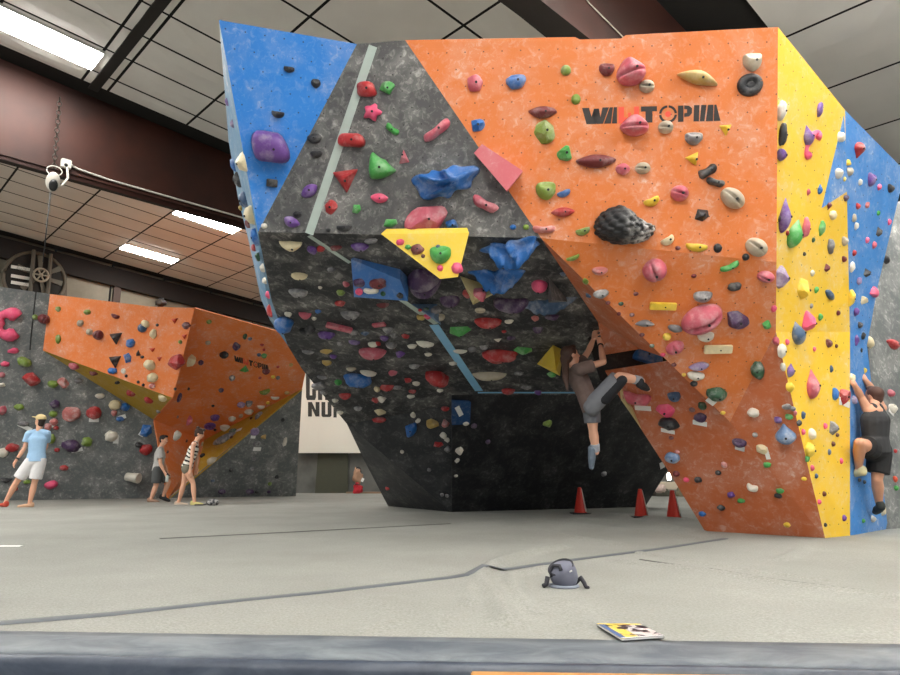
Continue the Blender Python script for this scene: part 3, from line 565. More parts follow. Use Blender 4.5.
HOLDS = '''
475 83 14 16 pk b 0;516 81 19 13 bl j 10;566 70 10 10 lg o 0;576 99 9 10 lg o 0;543 112 26 11 dr c 0;545 131 19 20 lg r 0;477 125 13 14 bl r 0;565 153 15 13 gn r 0;607 69 14 12 dr u 0;631 71 28 26 pk m 15;647 86 14 12 be s 0;698 78 39 13 tn a -14;753 61 17 17 be u 0;751 84 24 21 bk d 15
635 125 27 20 pk m 0;666 127 14 12 be s 0;694 138 16 12 gy u 0;726 130 12 11 yl p 0;694 160 14 12 yl p 20;708 171 18 13 bk n 30;596 161 37 12 dr c 0;623 169 13 11 pk b 0;643 168 14 11 be s 0;546 190 18 17 lg u 0;564 193 13 9 bl i 20;652 201 15 12 yl i 20;680 193 16 15 pk s -15
563 212 22 9 rd c 3;544 229 21 10 rw n 0;583 231 14 10 lg i 15;625 227 54 37 bk k 0;668 240 13 12 cr i 30;697 247 20 11 yl i -8;702 215 13 11 bk w 0;716 182 17 10 bk n -15;733 198 24 17 be s -40;757 247 21 16 be s -35;718 248 8 9 bk o 0;678 248 5 4 dr o 0
573 258 13 7 lg i 20;600 271 15 8 rw j 0;655 271 22 22 pk s -60;694 276 5 4 dr o 0;746 257 7 7 bk o 0;730 267 18 9 gn n 25;766 277 16 11 pk s -15;585 282 12 6 lg b 0;601 294 14 9 gy j 10;636 294 5 4 dr o 0;608 303 5 4 dr o 0;621 304 5 4 gr o 0;619 314 4 4 dr o 0;632 315 5 4 dr o 0
663 306 24 7 yl x -4;703 297 17 11 gy u 0;735 287 12 9 bk b 0;702 320 38 27 pk s 30;645 324 18 7 gy a 0;738 320 22 16 dp r -20;767 325 8 8 gn r 0;675 329 14 8 gy c -20;706 337 15 10 wh u 0;667 337 8 8 yl o 0;675 348 13 17 pk s -60;642 335 5 4 dr o 0;652 346 5 4 gr o 0
663 355 5 4 hp o 0;674 365 5 4 dr o 0;718 349 25 8 cr x 0;699 367 18 9 pw c 10;696 376 16 9 wh j -10;684 375 4 4 yl o 0;694 384 7 6 bk o 0;717 395 20 14 gr b -20;723 413 5 4 yl o 0;757 370 12 19 gr b 0;753 413 11 9 wh b 0;778 420 7 6 pu b 0;785 435 19 20 bw T 0
761 450 10 9 cr r 0;755 435 5 5 gy o 0;767 465 7 6 gn b 0;804 479 5 4 yl o 0;787 407 9 6 gy b 0;789 417 7 6 gn b 0;793 409 5 5 gy o 0
636 399 27 17 pk n -15;674 397 12 10 nv u 0;692 410 6 5 dr o 0;702 406 8 8 gr b 0;665 411 16 13 hp r 0;668 424 20 12 bk b -8;700 418 12 9 dp b 0;671 438 5 4 dr o 0;677 452 5 4 rw o 0;672 458 14 11 bw b -15;676 474 7 6 dr o 0;686 480 6 5 hp o 0
698 480 7 6 bk b 0;718 473 6 5 bk o 0;724 465 6 6 rw b 0;739 443 13 9 dp j -10;731 495 7 6 pu b 0;741 501 7 5 gn b 0;721 508 7 6 bk b 0;702 514 7 5 bl b 0;752 488 10 10 wh n -20;780 491 7 5 gn b 0;778 496 7 5 bk b 0;787 525 6 5 yl b 0
784 134 9 22 bk b 0;783 110 10 19 wh b 0;821 109 7 14 pu b 0;810 135 12 19 pu T 20;816 142 16 34 hp C -30;784 154 12 15 pu T -60;821 189 6 10 bl T 0;809 192 4 6 pk b 0;787 215 13 33 pu T 0;780 219 4 7 bk o 0;798 233 17 30 gn T -20;807 228 8 20 pk b 0;788 233 4 5 rd o 0
830 206 6 7 dr T 180;823 228 7 14 gn b 0;834 215 9 9 cr b 0;832 246 8 14 gy b 15;814 240 4 5 gr o 0;805 254 4 4 bk o 0;846 241 8 9 be u 0;845 259 6 6 dr u 0;828 268 7 8 dr w 0;813 273 5 6 wh b 0;784 277 15 19 pw r 0;805 289 13 20 yl r 0;817 290 5 6 gn b 0;831 295 7 16 nv c 65
812 306 4 5 gy o 0;839 313 5 5 dr o 0;821 317 5 7 gn b 0;811 322 16 19 hp r 0;800 332 16 24 nv T 20;774 309 5 7 hp b 0;830 343 8 8 dr u 0;837 346 4 4 br o 0;815 349 4 5 hp o 0;788 342 5 6 hp o 0;776 341 6 8 pk b 0;783 351 10 13 wh b 0;792 370 9 14 pu T -20;783 367 5 8 wh b 0
832 369 4 7 nv b 0;815 384 15 28 pk T 0;791 387 9 9 yl b 0;836 394 7 12 bl b 0;846 396 13 15 rd r 0;835 428 11 13 gy w 0;826 426 5 6 hp o 0;838 435 5 4 br o 0;804 415 5 7 nv b 0;800 423 6 6 bk b 0;804 432 5 6 hp o 0;813 434 9 10 wh b 0;796 413 4 5 pk o 0;811 450 12 13 yl b 0
808 459 5 6 gn b 0;813 468 5 6 hp o 0;817 476 4 5 nv o 0;834 444 5 5 br o 0;830 452 4 6 nv o 0;842 461 4 6 hp o 0;825 494 5 5 br o 0;820 502 5 5 hp o 0;845 518 5 6 pu b 0;826 525 4 4 bk o 0
842 137 9 10 wh b 0;861 150 13 15 rd T 180;840 173 10 10 wh b 0;851 171 9 8 be j 0;849 163 6 6 yl r 0;845 179 4 5 yl o 0;861 182 5 6 wh b 0;873 179 10 13 pu u 0;880 187 5 6 hp b 0;892 188 9 8 bk u 0;847 198 7 6 dp b 0;859 206 6 6 rd u 0;868 205 5 6 rw b 0
879 213 4 5 gn o 0;855 218 5 8 be b 0;857 226 5 7 wh b 0;880 232 7 9 bk w 0;890 222 4 6 hp b 0;868 240 5 6 hp o 0;875 245 5 7 pk b 0;855 253 5 6 rd o 0;853 267 6 10 wh b 0;868 273 8 8 bk w 0;860 281 6 7 pu b 0;887 259 8 9 bk b 0
853 298 9 16 yl r 0;865 300 8 9 cr r 0;875 292 9 12 hp e 60;857 312 6 8 pu b 0;861 325 6 6 bk u 0;857 340 6 12 pu b 0;864 336 5 7 bk b 0;861 350 5 6 bk b 0;871 342 9 11 cr b 0;895 344 18 9 rd c -10;860 480 5 4 bk o 0;865 482 4 4 bk o 0;864 521 5 4 gn o 0;874 519 8 6 wh b 0
892 393 9 7 pk b 0;894 408 10 9 wh j 0;896 479 5 6 og o 0;897 488 6 5 gn o 0;896 451 4 4 rd o 0;884 510 6 11 cr b 0;853 378 7 9 cr b 0;865 371 7 9 yl p 0;855 400 7 8 pw b 0
366 89 23 15 rd q 0;387 88 14 11 gn r 0;372 112 15 14 hp t 0;392 129 15 9 gn n -40;351 140 28 16 rd q -5;314 138 14 9 bk j 0;316 154 12 9 bk i 0;404 156 10 13 pk p 180;380 166 28 22 gn e -40;345 181 25 21 rd p 0;309 191 18 11 pu c 30;330 207 12 12 rd r 0;356 209 9 9 gn w 0
379 198 17 9 hp c -10;291 222 16 10 pu c -25;344 228 15 9 bk i 0;390 223 14 8 gn w 0;297 214 9 6 bk o 0;264 226 6 5 wh b 0;437 130 30 13 pk n 35;445 181 46 32 bl h 0;485 204 26 14 pk n -30;427 220 40 26 pk r 20;452 225 13 11 bl r 0;513 227 6 5 bl o 0;526 227 6 5 lg o 0;328 230 5 4 bk o 0
289 69 10 8 bk i 0;316 83 9 8 bk j 0;278 114 12 9 bk i 0;270 147 37 36 pu q 10;272 183 10 7 bk x 0
291 245 22 12 cr e -15;312 250 9 10 pu b 0;321 249 8 8 rd b 0;336 248 12 6 dr b 0;360 247 17 10 pu c -15;371 241 13 6 gy b 0;299 277 16 9 cr c -15;331 270 8 6 gy b 0;298 294 18 11 gy j -15;320 288 4 4 wh o 0;340 294 9 8 lg r 0;340 304 10 7 rd b 0;346 285 6 8 pk b 0;383 306 12 6 dr u 0
288 315 7 7 wh b 0;305 316 12 9 pk e -20;314 319 5 5 wh o 0;318 312 6 5 bl b 0;350 316 18 11 gy j -15;339 328 24 7 pk x -38;353 333 9 7 gy b 0;307 332 18 13 bk n 20;326 336 17 9 pu b -10;365 334 8 5 nv b 0;379 325 13 5 pk x 5;388 331 10 8 gy u 0;384 339 8 7 pu b 0;394 336 8 6 gy b 0
405 337 7 7 rd r 0;373 345 10 7 wh j 0;378 344 5 6 rd b 0;391 346 11 9 gy j 0;354 343 11 6 pu c -20;340 344 7 5 gy b 0;372 354 26 13 pk s -10;326 352 12 6 tn b 0;308 352 12 5 gy c -10;333 357 7 6 pu b 0;326 363 9 7 tn r 0;400 355 9 8 pu r 0;351 369 9 5 be b 0;368 374 16 7 wh c -20
357 382 27 17 bl b -15;338 383 7 8 gn b 0;322 378 10 5 gy c -15;319 386 12 8 gy x 25;324 393 7 6 gy b 0;393 374 8 8 pk r 0;414 367 10 6 gy b 0;408 381 7 7 rd b 0;416 384 7 6 wh b 0;387 389 16 9 rd w 0;377 390 6 8 cr b 0;397 388 9 5 gy b 0;412 392 7 5 rd b 0;411 397 8 5 wh b 0
436 380 24 21 rd q 0;440 391 6 5 wh b 0;345 397 11 8 rd u 0;335 401 6 5 wh b 0;376 401 9 7 rd w 0;382 400 8 8 wh r 0;358 409 8 6 gy b 0;380 413 10 8 cr r 0;379 420 13 6 rd b 0;340 413 6 5 wh b 0
423 280 34 27 dp m 0;450 303 18 15 dp u 0;480 312 10 9 be d 0;488 324 25 13 rd j -12;509 322 9 5 wh b 0;511 307 32 22 dp n -10;459 333 22 13 gn w 0;535 319 7 7 rw b 0;552 318 13 7 dp b 0;538 331 9 9 dp u 0;504 332 5 4 rd o 0;498 341 8 5 wh p 0;511 339 8 6 dp b 0
425 345 17 8 wh c -25;412 347 10 6 wh c 0;428 355 7 5 wh b 0;460 352 14 5 wh c -10;472 350 8 7 gy b 0;484 348 8 6 gy u 0;500 358 32 17 rd b -12;523 352 17 10 gn w -20;453 364 8 5 wh b 0;489 377 31 10 be c -6;519 374 9 5 gy b 0;508 392 13 8 rd b 0;526 388 10 5 gy b 0;455 321 6 5 gy b 0
511 250 42 27 bl h 0;497 277 38 22 bl h -15;547 305 40 12 nv h 0;540 288 16 22 hp T 180;552 375 9 7 gn b 0;538 393 7 6 pu b 0
400 242 8 6 hp b 0;408 247 6 5 gn b 0;417 249 12 10 dr b 0;438 247 5 5 nv o 0;440 254 20 17 gn u 0;423 256 4 4 br o 0;440 268 6 6 hp o 0;457 268 10 11 hp b 40;359 283 11 8 dp b 0;378 284 16 10 dr b 0;359 292 7 7 hp d 0;371 291 14 8 wh n 0;383 294 5 5 gr o 0;400 296 6 6 bk b 0
480 293 12 16 pk r 0;467 294 8 12 rd b 0;420 310 4 4 rd o 0;428 317 8 7 hp b 0;436 310 10 9 gy b 0;440 318 9 10 be j 0;421 318 9 7 tn b 0;426 309 6 4 gr o 0
618 331 28 18 bl p 0;649 357 28 25 bl i 160;600 331 9 7 lg b 0;605 345 12 6 wh b 0;563 274 6 5 nv b 0;588 296 5 6 nv b 0
410 430 19 11 bl T 55;432 424 13 9 tn r 0;445 424 8 8 rw r 0;445 409 8 5 rd b 0;438 445 10 6 rd w 0;443 436 6 7 wh r 0;447 440 5 5 wh b 0;448 449 6 5 gy x 40;413 415 5 6 wh r 0;418 421 5 5 wh r 0;387 489 6 4 rd b 0;402 452 4 4 wh o 0;429 470 4 4 gy o 0;447 496 4 4 gy o 0;442 495 4 4 gy o 0
460 451 8 8 wh r 0;457 461 5 5 wh r 0;466 424 6 4 wh b 0;488 442 5 5 dp o 0;456 476 4 3 wh o 0;474 426 6 5 dp b 0;604 474 6 5 gy b 0;548 424 9 7 lg r 0
5 324 26 25 hp C 0;35 317 5 5 lg o 0;44 319 9 11 dr s 70;13 351 9 5 hp r 15;24 362 12 9 lg b -30;5 364 7 5 hp b 0;31 379 14 12 rd r 0;53 384 9 7 lg j 0;63 383 9 9 rw r 0;79 381 8 5 gy b 0;2 375 5 5 pk b 0;2 410 8 9 pk r 0;19 407 8 6 lg b 0;55 404 9 9 dp r 0;53 414 7 6 lg b 0
71 414 14 13 rw r 0;94 413 13 12 rd b 0;54 422 7 7 rw b 0;56 428 5 4 rd o 0;23 424 9 5 gy b 0;115 405 10 10 cr b 0;125 407 8 7 bl b 0;114 413 5 6 rw b 0;120 419 7 5 bl b 0;146 431 10 12 bl w 0;111 436 11 10 wh b 0;71 446 16 11 dp b -10;87 442 9 9 lg b 0;57 450 5 4 rd o 0;12 448 11 8 rd b 0;3 453 8 9 wh b 0
64 468 7 5 rd b 0;51 485 11 8 hp b 15;127 477 13 10 wh B 0;146 450 11 10 rd b 0;139 445 7 5 bk b 0;27 482 6 4 lg b 0;15 489 5 4 rd o 0;6 480 10 5 bk e 0;100 396 8 5 wh b 0;51 439 7 9 lg b 0;48 427 6 7 rw b 0;2 385 5 4 wh b 0
58 309 5 5 lg b 0;87 312 7 5 lg b 0;80 323 7 6 be b 0;89 332 7 6 be b 0;98 335 9 10 dr s 80;58 339 5 9 lg b 0;115 316 9 6 dr i -20;115 339 14 11 bk z 0;130 343 9 8 bl b 0;127 358 8 9 bl w 30;114 362 13 11 bk z 0;112 371 10 6 bl b 0;123 371 5 5 wh d 0;145 324 9 7 cr b -20;142 328 9 8 nv b 0;153 334 7 9 cr b 0
138 353 5 6 bk p 180;142 357 4 3 bk o 0;152 350 7 4 og p 0;159 359 6 4 og p 0;157 325 3 3 bk o 0;149 365 12 10 cr b -20;152 378 11 9 cr b 15;152 386 6 5 rw b 0;126 376 3 3 bk o 0;138 382 3 3 bk o 0;143 385 3 3 bk o 0
174 321 7 5 og p 0;186 325 8 7 dr r 0;184 337 6 5 og p 0;180 342 4 4 lg o 0;176 362 16 14 rd r 0;192 361 11 11 cr r 0;201 363 5 6 dp b 0;175 389 3 3 bk o 0;189 389 4 3 bk o 0;181 398 8 10 dp d 0;190 421 7 9 pk b 0;178 436 12 9 wh b 0;178 417 3 3 br o 0;187 441 3 3 br o 0;168 452 3 3 br o 0
209 322 5 5 lg o 0;208 343 5 5 be o 0;245 337 4 7 gr b 0;250 339 4 4 nv o 0;236 347 7 10 dp r 0;224 355 8 8 bk b 30;262 345 4 3 rd o 0;264 350 3 3 rd o 0;259 355 4 4 nv o 0;264 356 5 6 gn b 0;245 369 9 8 gn p 180;232 379 6 9 gy T 180;266 372 7 6 dr u 0;273 377 4 4 yl o 0;278 378 4 5 gy o 0;260 378 3 3 rd o 0;278 367 3 3 rd o 0
291 365 4 4 tn o 0;221 391 5 7 dp T 180;241 405 7 7 pw b 0;249 404 6 8 gy u 0;265 392 10 8 lg i 30;275 398 8 5 wh i 0;261 407 7 6 wh i 0;268 403 4 4 yl o 0;249 412 8 6 wh b 0;241 416 4 5 be o 0;232 419 7 6 wh b 0;225 428 9 8 wh j 0;215 418 8 8 pu b 0;210 427 10 10 pu d 0;215 430 3 3 bk o 0;213 406 3 3 bk o 0;287 393 5 4 tn o 0
73 367 14 8 pk b -10;93 374 11 6 dr n -15;117 383 7 5 bk i 0;130 394 8 8 rd b 0;148 401 9 8 rd b 0;162 399 10 8 cr b 0;158 412 5 4 gy b 0
258 415 5 10 gy b 0;223 438 24 8 gy e 38;232 431 7 7 gr b 0;203 444 5 4 cr o 0;211 460 10 8 be b 40;202 455 5 5 bk b 0;251 418 3 3 br o 0;231 437 4 3 br o 0
255 432 9 8 pw d 0;257 444 8 6 gy d 0;264 437 5 5 tn r 0;283 420 4 4 bk o 0;285 442 4 9 wh b 0;231 470 4 4 bk o 0;252 469 4 4 gy o 0;277 477 4 4 bk o 0;270 484 4 4 lg o 0;222 492 7 5 dp b 0;250 492 8 5 dp b 0;257 492 4 3 bk o 0;269 492 4 3 dp o 0;213 481 4 3 nv o 0;254 459 4 4 gy o 0
227 102 4 9 pu b 0;232 124 5 9 pu w 0;233 165 6 13 bl b 0;241 163 11 18 cr r 0;237 180 8 14 bk b 0;243 200 9 15 nv b 0;240 208 5 5 tn o 0;249 215 11 18 cr b 0;247 224 5 8 dr b 0;254 237 8 17 bl b 0;253 248 5 7 rd b 0;257 257 6 8 gr b 0;262 268 5 8 wh b 0;264 281 6 6 wh b 0;267 295 5 7 hp b 0;269 311 5 12 rd b 0;283 327 17 26 bl b -50
'''
rows = []
for tok in HOLDS.replace('\n', ';').split(';'):
    q = tok.split()
    if len(q) == 7: rows.append((float(q[0]), float(q[1]), float(q[2]), float(q[3]), q[4], q[5], float(q[6])))
GROUPK = {'f': 'holds on the far wall', 'R': 'holds on the dark overhang'}
def find(x, y):
    for key, poly, pl in FACETS:
        if inside(x, y, poly): return key, pl
    best = None
    for key, poly, pl in FACETS:
        for (x0, y0), (x1, y1) in zip(poly, poly[1:] + poly[:1]):
            dx, dy = x1 - x0, y1 - y0; t = max(0, min(1, ((x - x0) * dx + (y - y0) * dy) / (dx * dx + dy * dy + 1e-9)))
            d = math.hypot(x - x0 - t * dx, y - y0 - t * dy)
            if best is None or d < best[0]: best = (d, key, pl)
    return best[1], best[2]
recs = []
for i, (x, y, w, h, col, sh, ang) in enumerate(rows):
    key, pl = find(x, y); recs.append(dict(i=i, x=x, y=y, w=w, h=h, col=col, sh=sh, ang=ang, key=key, pl=pl))
big = sorted(recs, key=lambda r: -r['w'] * r['h'])
IND = set(r['i'] for r in big[:300])
# ---- labels: colour, shape and panel, then what tells it from the others of its colour there
ORD = ['', 'second ', 'third ', 'fourth ', 'fifth ', 'sixth ', 'seventh ', 'eighth ', 'ninth ', 'tenth ', 'eleventh ', 'twelfth ', 'thirteenth ', 'fourteenth ', 'fifteenth ', 'sixteenth ']
def size_word(r):
    a = max(r['w'], r['h']); return 'large ' if a >= 22 else ('small ' if a <= 8 else '')
from collections import defaultdict
cls = defaultdict(list)
def trim(t):
    for a_, b_ in ((' of its kind', ''), ("the far wall's ", 'the far '), ('pattern' + 'ed ', ''), (' the ', ' ')):
        if len(t.split()) > 16: t = t.replace(a_, b_)
    return t
for r in recs:
    if r['i'] in IND: cls[(r['key'], r['col'], SHAPE[r['sh']])].append(r)
short = lambda s: s.replace('the tall yellow panel', 'the yellow panel')
for k, rs in cls.items():
    xs = [r['x'] for r in rs]; ys = [r['y'] for r in rs]; horiz = max(xs) - min(xs) > (max(ys) - min(ys)) * .8
    rs.sort(key=lambda r: r['x'] if horiz else r['y']); n = len(rs)
    for j, r in enumerate(rs):
        nm = {'ball with a slit': 'slit ball', 'bar': 'bar-shaped', 'wedge': 'wedge-shaped'}.get(SHAPE[r['sh']], SHAPE[r['sh']])
        base = size_word(r).strip() if n == 1 and r['sh'] not in 'oC' else ''
        core = ' '.join(w_ for w_ in (base, COL[r['col']][1], nm, 'hold on', FN.get(r['key'], 'the dark overhang')) if w_)
        if n > 1:
            if horiz: pos = ('leftmost' if j == 0 else 'rightmost' if j == n - 1 else ORD[j] + 'from the left' if j <= n // 2 else ORD[n - 1 - j] + 'from the right')
            else: pos = ('topmost' if j == 0 else 'lowest' if j == n - 1 else ORD[j] + 'from the top' if j <= n // 2 else ORD[n - 1 - j] + 'from the bottom')
            core += ', ' + pos + (' of its kind' if n > 2 else ' of two')
        r['label'] = trim(core)
rest = []
for r in recs:
    x, y, w, h, pl = r['x'], r['y'], r['w'], r['h'], r['pl']
    r0 = ray(x, y); w, h = (w * 1.3, h) if r['key'] == 'SL' else (w, h); hit = pl.at(x, y); sc = (hit - CAM).length / r0.length; vd = (hit - CAM).normalized()
    W_, H_ = w * sc * 1.08, h * sc * 1.08; n = pl.n; t, b = axes(n)
    dd = .42 * min(W_, H_) + .08 * max(W_, H_)
    cosv = abs(vd.dot(n))
    p = pl.at(x, y, dd * (.45 if cosv < .5 else .25)); p = p - n * (p - pl.o).dot(n)
    # a hold seen at a glancing angle shows its depth, so its width across the panel is not scaled up
    R_ = Matrix((t, b, n)).transposed().to_4x4(); m = Matrix.Translation(p) @ R_ @ Matrix.Rotation(math.radians(r['ang']), 4, 'Z')
    bm, d = hold_bm(r['sh'], W_, H_, r['i'] + 1)
    if r['i'] in IND:
        smooth = r['sh'] not in 'wpzxr'
        o = obj('climbing_hold', bm, berry_mat() if r['sh'] == 'k' else HM[r['col']], None, smooth); o.matrix_world = m
        g = 'holds on ' + FN.get(r['key'], 'the dark overhang'); tag(o, r['label'], 'climbing hold', g)
        if w * h >= 120 and r['sh'] not in 'CkBdh' and r['key'][0] != 'f':
            bb = bmesh.new(); rr = max(.008, min(.012, min(W_, H_) * .09)); ax_, ay_ = (0.08 * W_, -.05 * H_)
            zt = max((v.co.z for v in o.data.vertices if abs(v.co.x - ax_) < W_ * .12 and abs(v.co.y - ay_) < H_ * .14), default=d)
            add_lathe(bb, [(rr, zt - .012), (rr, zt + .002), (rr * .7, zt + .003)], 10, Matrix.Translation((ax_, ay_, 0)))
            bo = obj('bolt', bb, M['black']); bo.parent = o
    else:
        bm.transform(m); me = bpy.data.meshes.new('tmp'); bmesh.ops.recalc_face_normals(bm, faces=bm.faces[:]); bm.to_mesh(me); bm.free(); rest.append((me, r['col']))
print('HOLDS', len(recs), 'rest', len(rest))
if rest:
    allb = bmesh.new(); mats = []; 
    for me, col in rest:
        if HM[col] not in mats: mats.append(HM[col])
        k = mats.index(HM[col]); n0 = len(allb.faces); allb.from_mesh(me); allb.faces.ensure_lookup_table()
        for f in allb.faces[n0:]: f.material_index = k; f.smooth = True
        bpy.data.meshes.remove(me)
    o = obj('foothold', allb, mats); tag(o, 'scattered tiny footholds and screw-on chips across all the wall panels', 'footholds', None, 'stuff')
# ---- white route cards beside the starting holds
CARDS = '459 411 13 5 -52;643 408 17 5 -8;668 431 14 4 -15;700 423 14 5 -15;740 448 9 5 -20;767 453 4 13 5;846 404 11 6 -8;711 401 10 6 -40;94 420 9 4 0;77 450 10 4 15;25 427 13 4 -28;54 424 6 4 40;143 432 5 9 -30;116 439 5 9 0;239 430 7 4 20;253 437 5 3 0;257 449 8 4 0;891 412 8 5 -35;840 401 5 8 0;122 417 7 4 20;662 465 5 9 35'
for k, tok in enumerate(CARDS.split(';')):
    x, y, w, h, ang = map(float, tok.split()); key, pl = find(x, y); hit = pl.at(x, y); sc = (hit - CAM).length / ray(x, y).length
    t, b = axes(pl.n); bm = bmesh.new(); add_box(bm, (0, 0, .006), (w * sc, h * sc, .006))
    near = min((r for r in recs if r['i'] in IND), key=lambda r: math.hypot(r['x'] - x, r['y'] - y))
    o = obj('route_card', bm, M['white']); o.matrix_world = Matrix.Translation(hit) @ Matrix((t, b, pl.n)).transposed().to_4x4() @ Matrix.Rotation(math.radians(ang), 4, 'Z')
    nm = {'ball with a slit': 'slit ball'}.get(SHAPE[near['sh']], SHAPE[near['sh']])
    dx_, dy_ = x - near['x'], y - near['y']
    side = ('below' if dy_ > 0 else 'above') if abs(dy_) > abs(dx_) else ('right of' if dx_ > 0 else 'left of')
    if k == 16: side = 'farther below'
    tag(o, trim(f"white route card {side} the {COL[near['col']][1]} {nm} hold on {FN.get(near['key'], 'the dark overhang')}"), 'route card', 'white route cards beside the starting holds')
# ------------------------------------------------------------------ people
def cap(bm, p0, p1, r0, r1, ax=None, ratio=1.0, n=14):
    """tapered capsule; ax/ratio widen it along one direction (chest, hips, feet)"""
    d = p1 - p0; L = d.length
    if L < 1e-5: d = V3((0, 0, 1)); L = 1e-5
    u = d.normalized()
    if ax is not None:
        a = (ax - u * ax.dot(u)); a = a.normalized() if a.length > 1e-3 else frame_of(u)[0]; b = u.cross(a)
    else: a, b = frame_of(u)
    st = []
    for k in range(5): an = math.pi / 2 * (1 - k / 4); st.append((p0 - u * (r0 * math.sin(an)), max(r0 * math.cos(an), .0008)))
    for k in range(5): an = math.pi / 2 * k / 4; st.append((p1 + u * (r1 * math.sin(an)), max(r1 * math.cos(an), .0008)))
    rings = []
    for c, r in st: rings.append([bm.verts.new(c + a * (r * ratio * math.cos(2 * math.pi * k / n)) + b * (r * math.sin(2 * math.pi * k / n))) for k in range(n)])
    for i in range(len(rings) - 1):
        for k in range(n): bm.faces.new((rings[i][k], rings[i][(k + 1) % n], rings[i + 1][(k + 1) % n], rings[i + 1][k]))
    bm.faces.new(rings[0][::-1]); bm.faces.new(rings[-1])
def ell(bm, c, rx, ry, rz, ax, ay, az_):
    m = Matrix((ax, ay, az_)).transposed().to_4x4(); m = Matrix.Translation(c) @ m @ Matrix.Diagonal((rx, ry, rz, 1))
    bmesh.ops.create_icosphere(bm, subdivisions=3, radius=1, matrix=m)
def cone(bm, p0, p1, r0, r1, ax=None, ratio=1.0, n=18):
    u = (p1 - p0).normalized()
    if ax is not None: a = (ax - u * ax.dot(u)); a = a.normalized() if a.length > 1e-3 else frame_of(u)[0]; b = u.cross(a)
    else: a, b = frame_of(u)
    rings = [[bm.verts.new(c + a * (r * ratio * math.cos(2 * math.pi * k / n)) + b * (r * math.sin(2 * math.pi * k / n))) for k in range(n)] for c, r in ((p0, r0), (p0.lerp(p1, .5), (r0 + r1) / 2), (p1, r1))]
    for i in range(2):
        for k in range(n): bm.faces.new((rings[i][k], rings[i][(k + 1) % n], rings[i + 1][(k + 1) % n], rings[i + 1][k]))
    bm.faces.new(rings[0][::-1]); bm.faces.new(rings[-1])
def fused(name, bm, mat, parent, voxel=.009, it=3, fac=.5):
    me = bpy.data.meshes.new('tmp'); bmesh.ops.recalc_face_normals(bm, faces=bm.faces[:]); bm.to_mesh(me); bm.free()
    o = bpy.data.objects.new('tmp', me); C.objects.link(o)
    md = o.modifiers.new('r', 'REMESH'); md.mode = 'VOXEL'; md.voxel_size = voxel; md.use_smooth_shade = True
    ms = o.modifiers.new('s', 'SMOOTH'); ms.factor = fac; ms.iterations = it
    dg = bpy.context.evaluated_depsgraph_get(); new = bpy.data.meshes.new_from_object(o.evaluated_get(dg)); bpy.data.objects.remove(o)
    new.name = name
    for p in new.polygons: p.use_smooth = True
    return link(name, new, mat, parent)
def skin_mat(nm, c): return plain(nm, c, .5, 0, .06, 14)
def hand(bm, wr, d, palm_n, curl, sc=1.0):
    """palm and five fingers: d = forearm direction, palm_n = the side the fingers curl to"""
    d = d.normalized(); pn = (palm_n - d * palm_n.dot(d)).normalized(); sd = d.cross(pn)
    cap(bm, wr, wr + d * .075 * sc, .024 * sc, .026 * sc, sd, 1.5)
    for k, (o_, L) in enumerate(((-.033, .062), (-.011, .074), (.012, .078), (.034, .070))):
        b0 = wr + d * .085 * sc + sd * o_ * sc; d1 = (d * math.cos(curl) + pn * math.sin(curl)); b1 = b0 + d1 * L * .5 * sc
        d2 = (d * math.cos(curl * 2.1) + pn * math.sin(curl * 2.1)); b2 = b1 + d2 * L * .5 * sc
        cap(bm, b0 - d * .015, b1, .0095 * sc, .0088 * sc); cap(bm, b1, b2, .0088 * sc, .0075 * sc)
    t0 = wr + d * .02 * sc - sd * .03 * sc; t1 = t0 + (d * .5 - sd * .6 + pn * .5).normalized() * .042 * sc; t2 = t1 + (d * .8 - sd * .1 + pn * .6).normalized() * .034 * sc
    cap(bm, t0, t1, .012 * sc, .0105 * sc); cap(bm, t1, t2, .0105 * sc, .0085 * sc)
def foot(bm, an, toe_dir, up, L=.2, r=.036):
    f = toe_dir.normalized(); u = (up - f * up.dot(f)).normalized(); s = f.cross(u)
    h = an - u * .045 - f * .04; cap(bm, an, h + u * .01, .036, .04)
    cap(bm, h, h + f * L * .55 - u * .005, .036, .038, s, 1.05); cap(bm, h + f * L * .5 - u * .004, h + f * (L) - u * .012, .038, .024, s, 1.25)
def head(bm, c, fwd, up, s=1.0):
    f = fwd.normalized(); u = (up - f * up.dot(f)).normalized(); r = f.cross(u)
    ell(bm, c + u * .02 * s - f * .008 * s, .073 * s, .092 * s, .088 * s, r, f, u)
    ell(bm, c + f * .022 * s - u * .045 * s, .055 * s, .062 * s, .068 * s, r, f, u)
    cap(bm, c + f * .082 * s + u * .01 * s, c + f * .098 * s - u * .022 * s, .008 * s, .013 * s)
    for k in (-1, 1): ell(bm, c + r * .072 * s * k - f * .01 * s - u * .008 * s, .012 * s, .02 * s, .032 * s, r, f, u)
    return f, u, r
def face_parts(root, c, f, u, r, s=1.0):
    em = plain('eye_dark', (36, 28, 26), .3); wm = plain('lip', (168, 96, 88), .5)
    for k in (-1, 1):
        bm = bmesh.new(); ell(bm, c + f * .075 * s + u * .014 * s + r * .03 * s * k, .011 * s, .009 * s, .006 * s, r, f, u); obj('eye', bm, em, root, True)
    bm = bmesh.new(); ell(bm, c + f * .083 * s - u * .05 * s, .022 * s, .008 * s, .007 * s, r, f, u); obj('mouth', bm, wm, root, True)
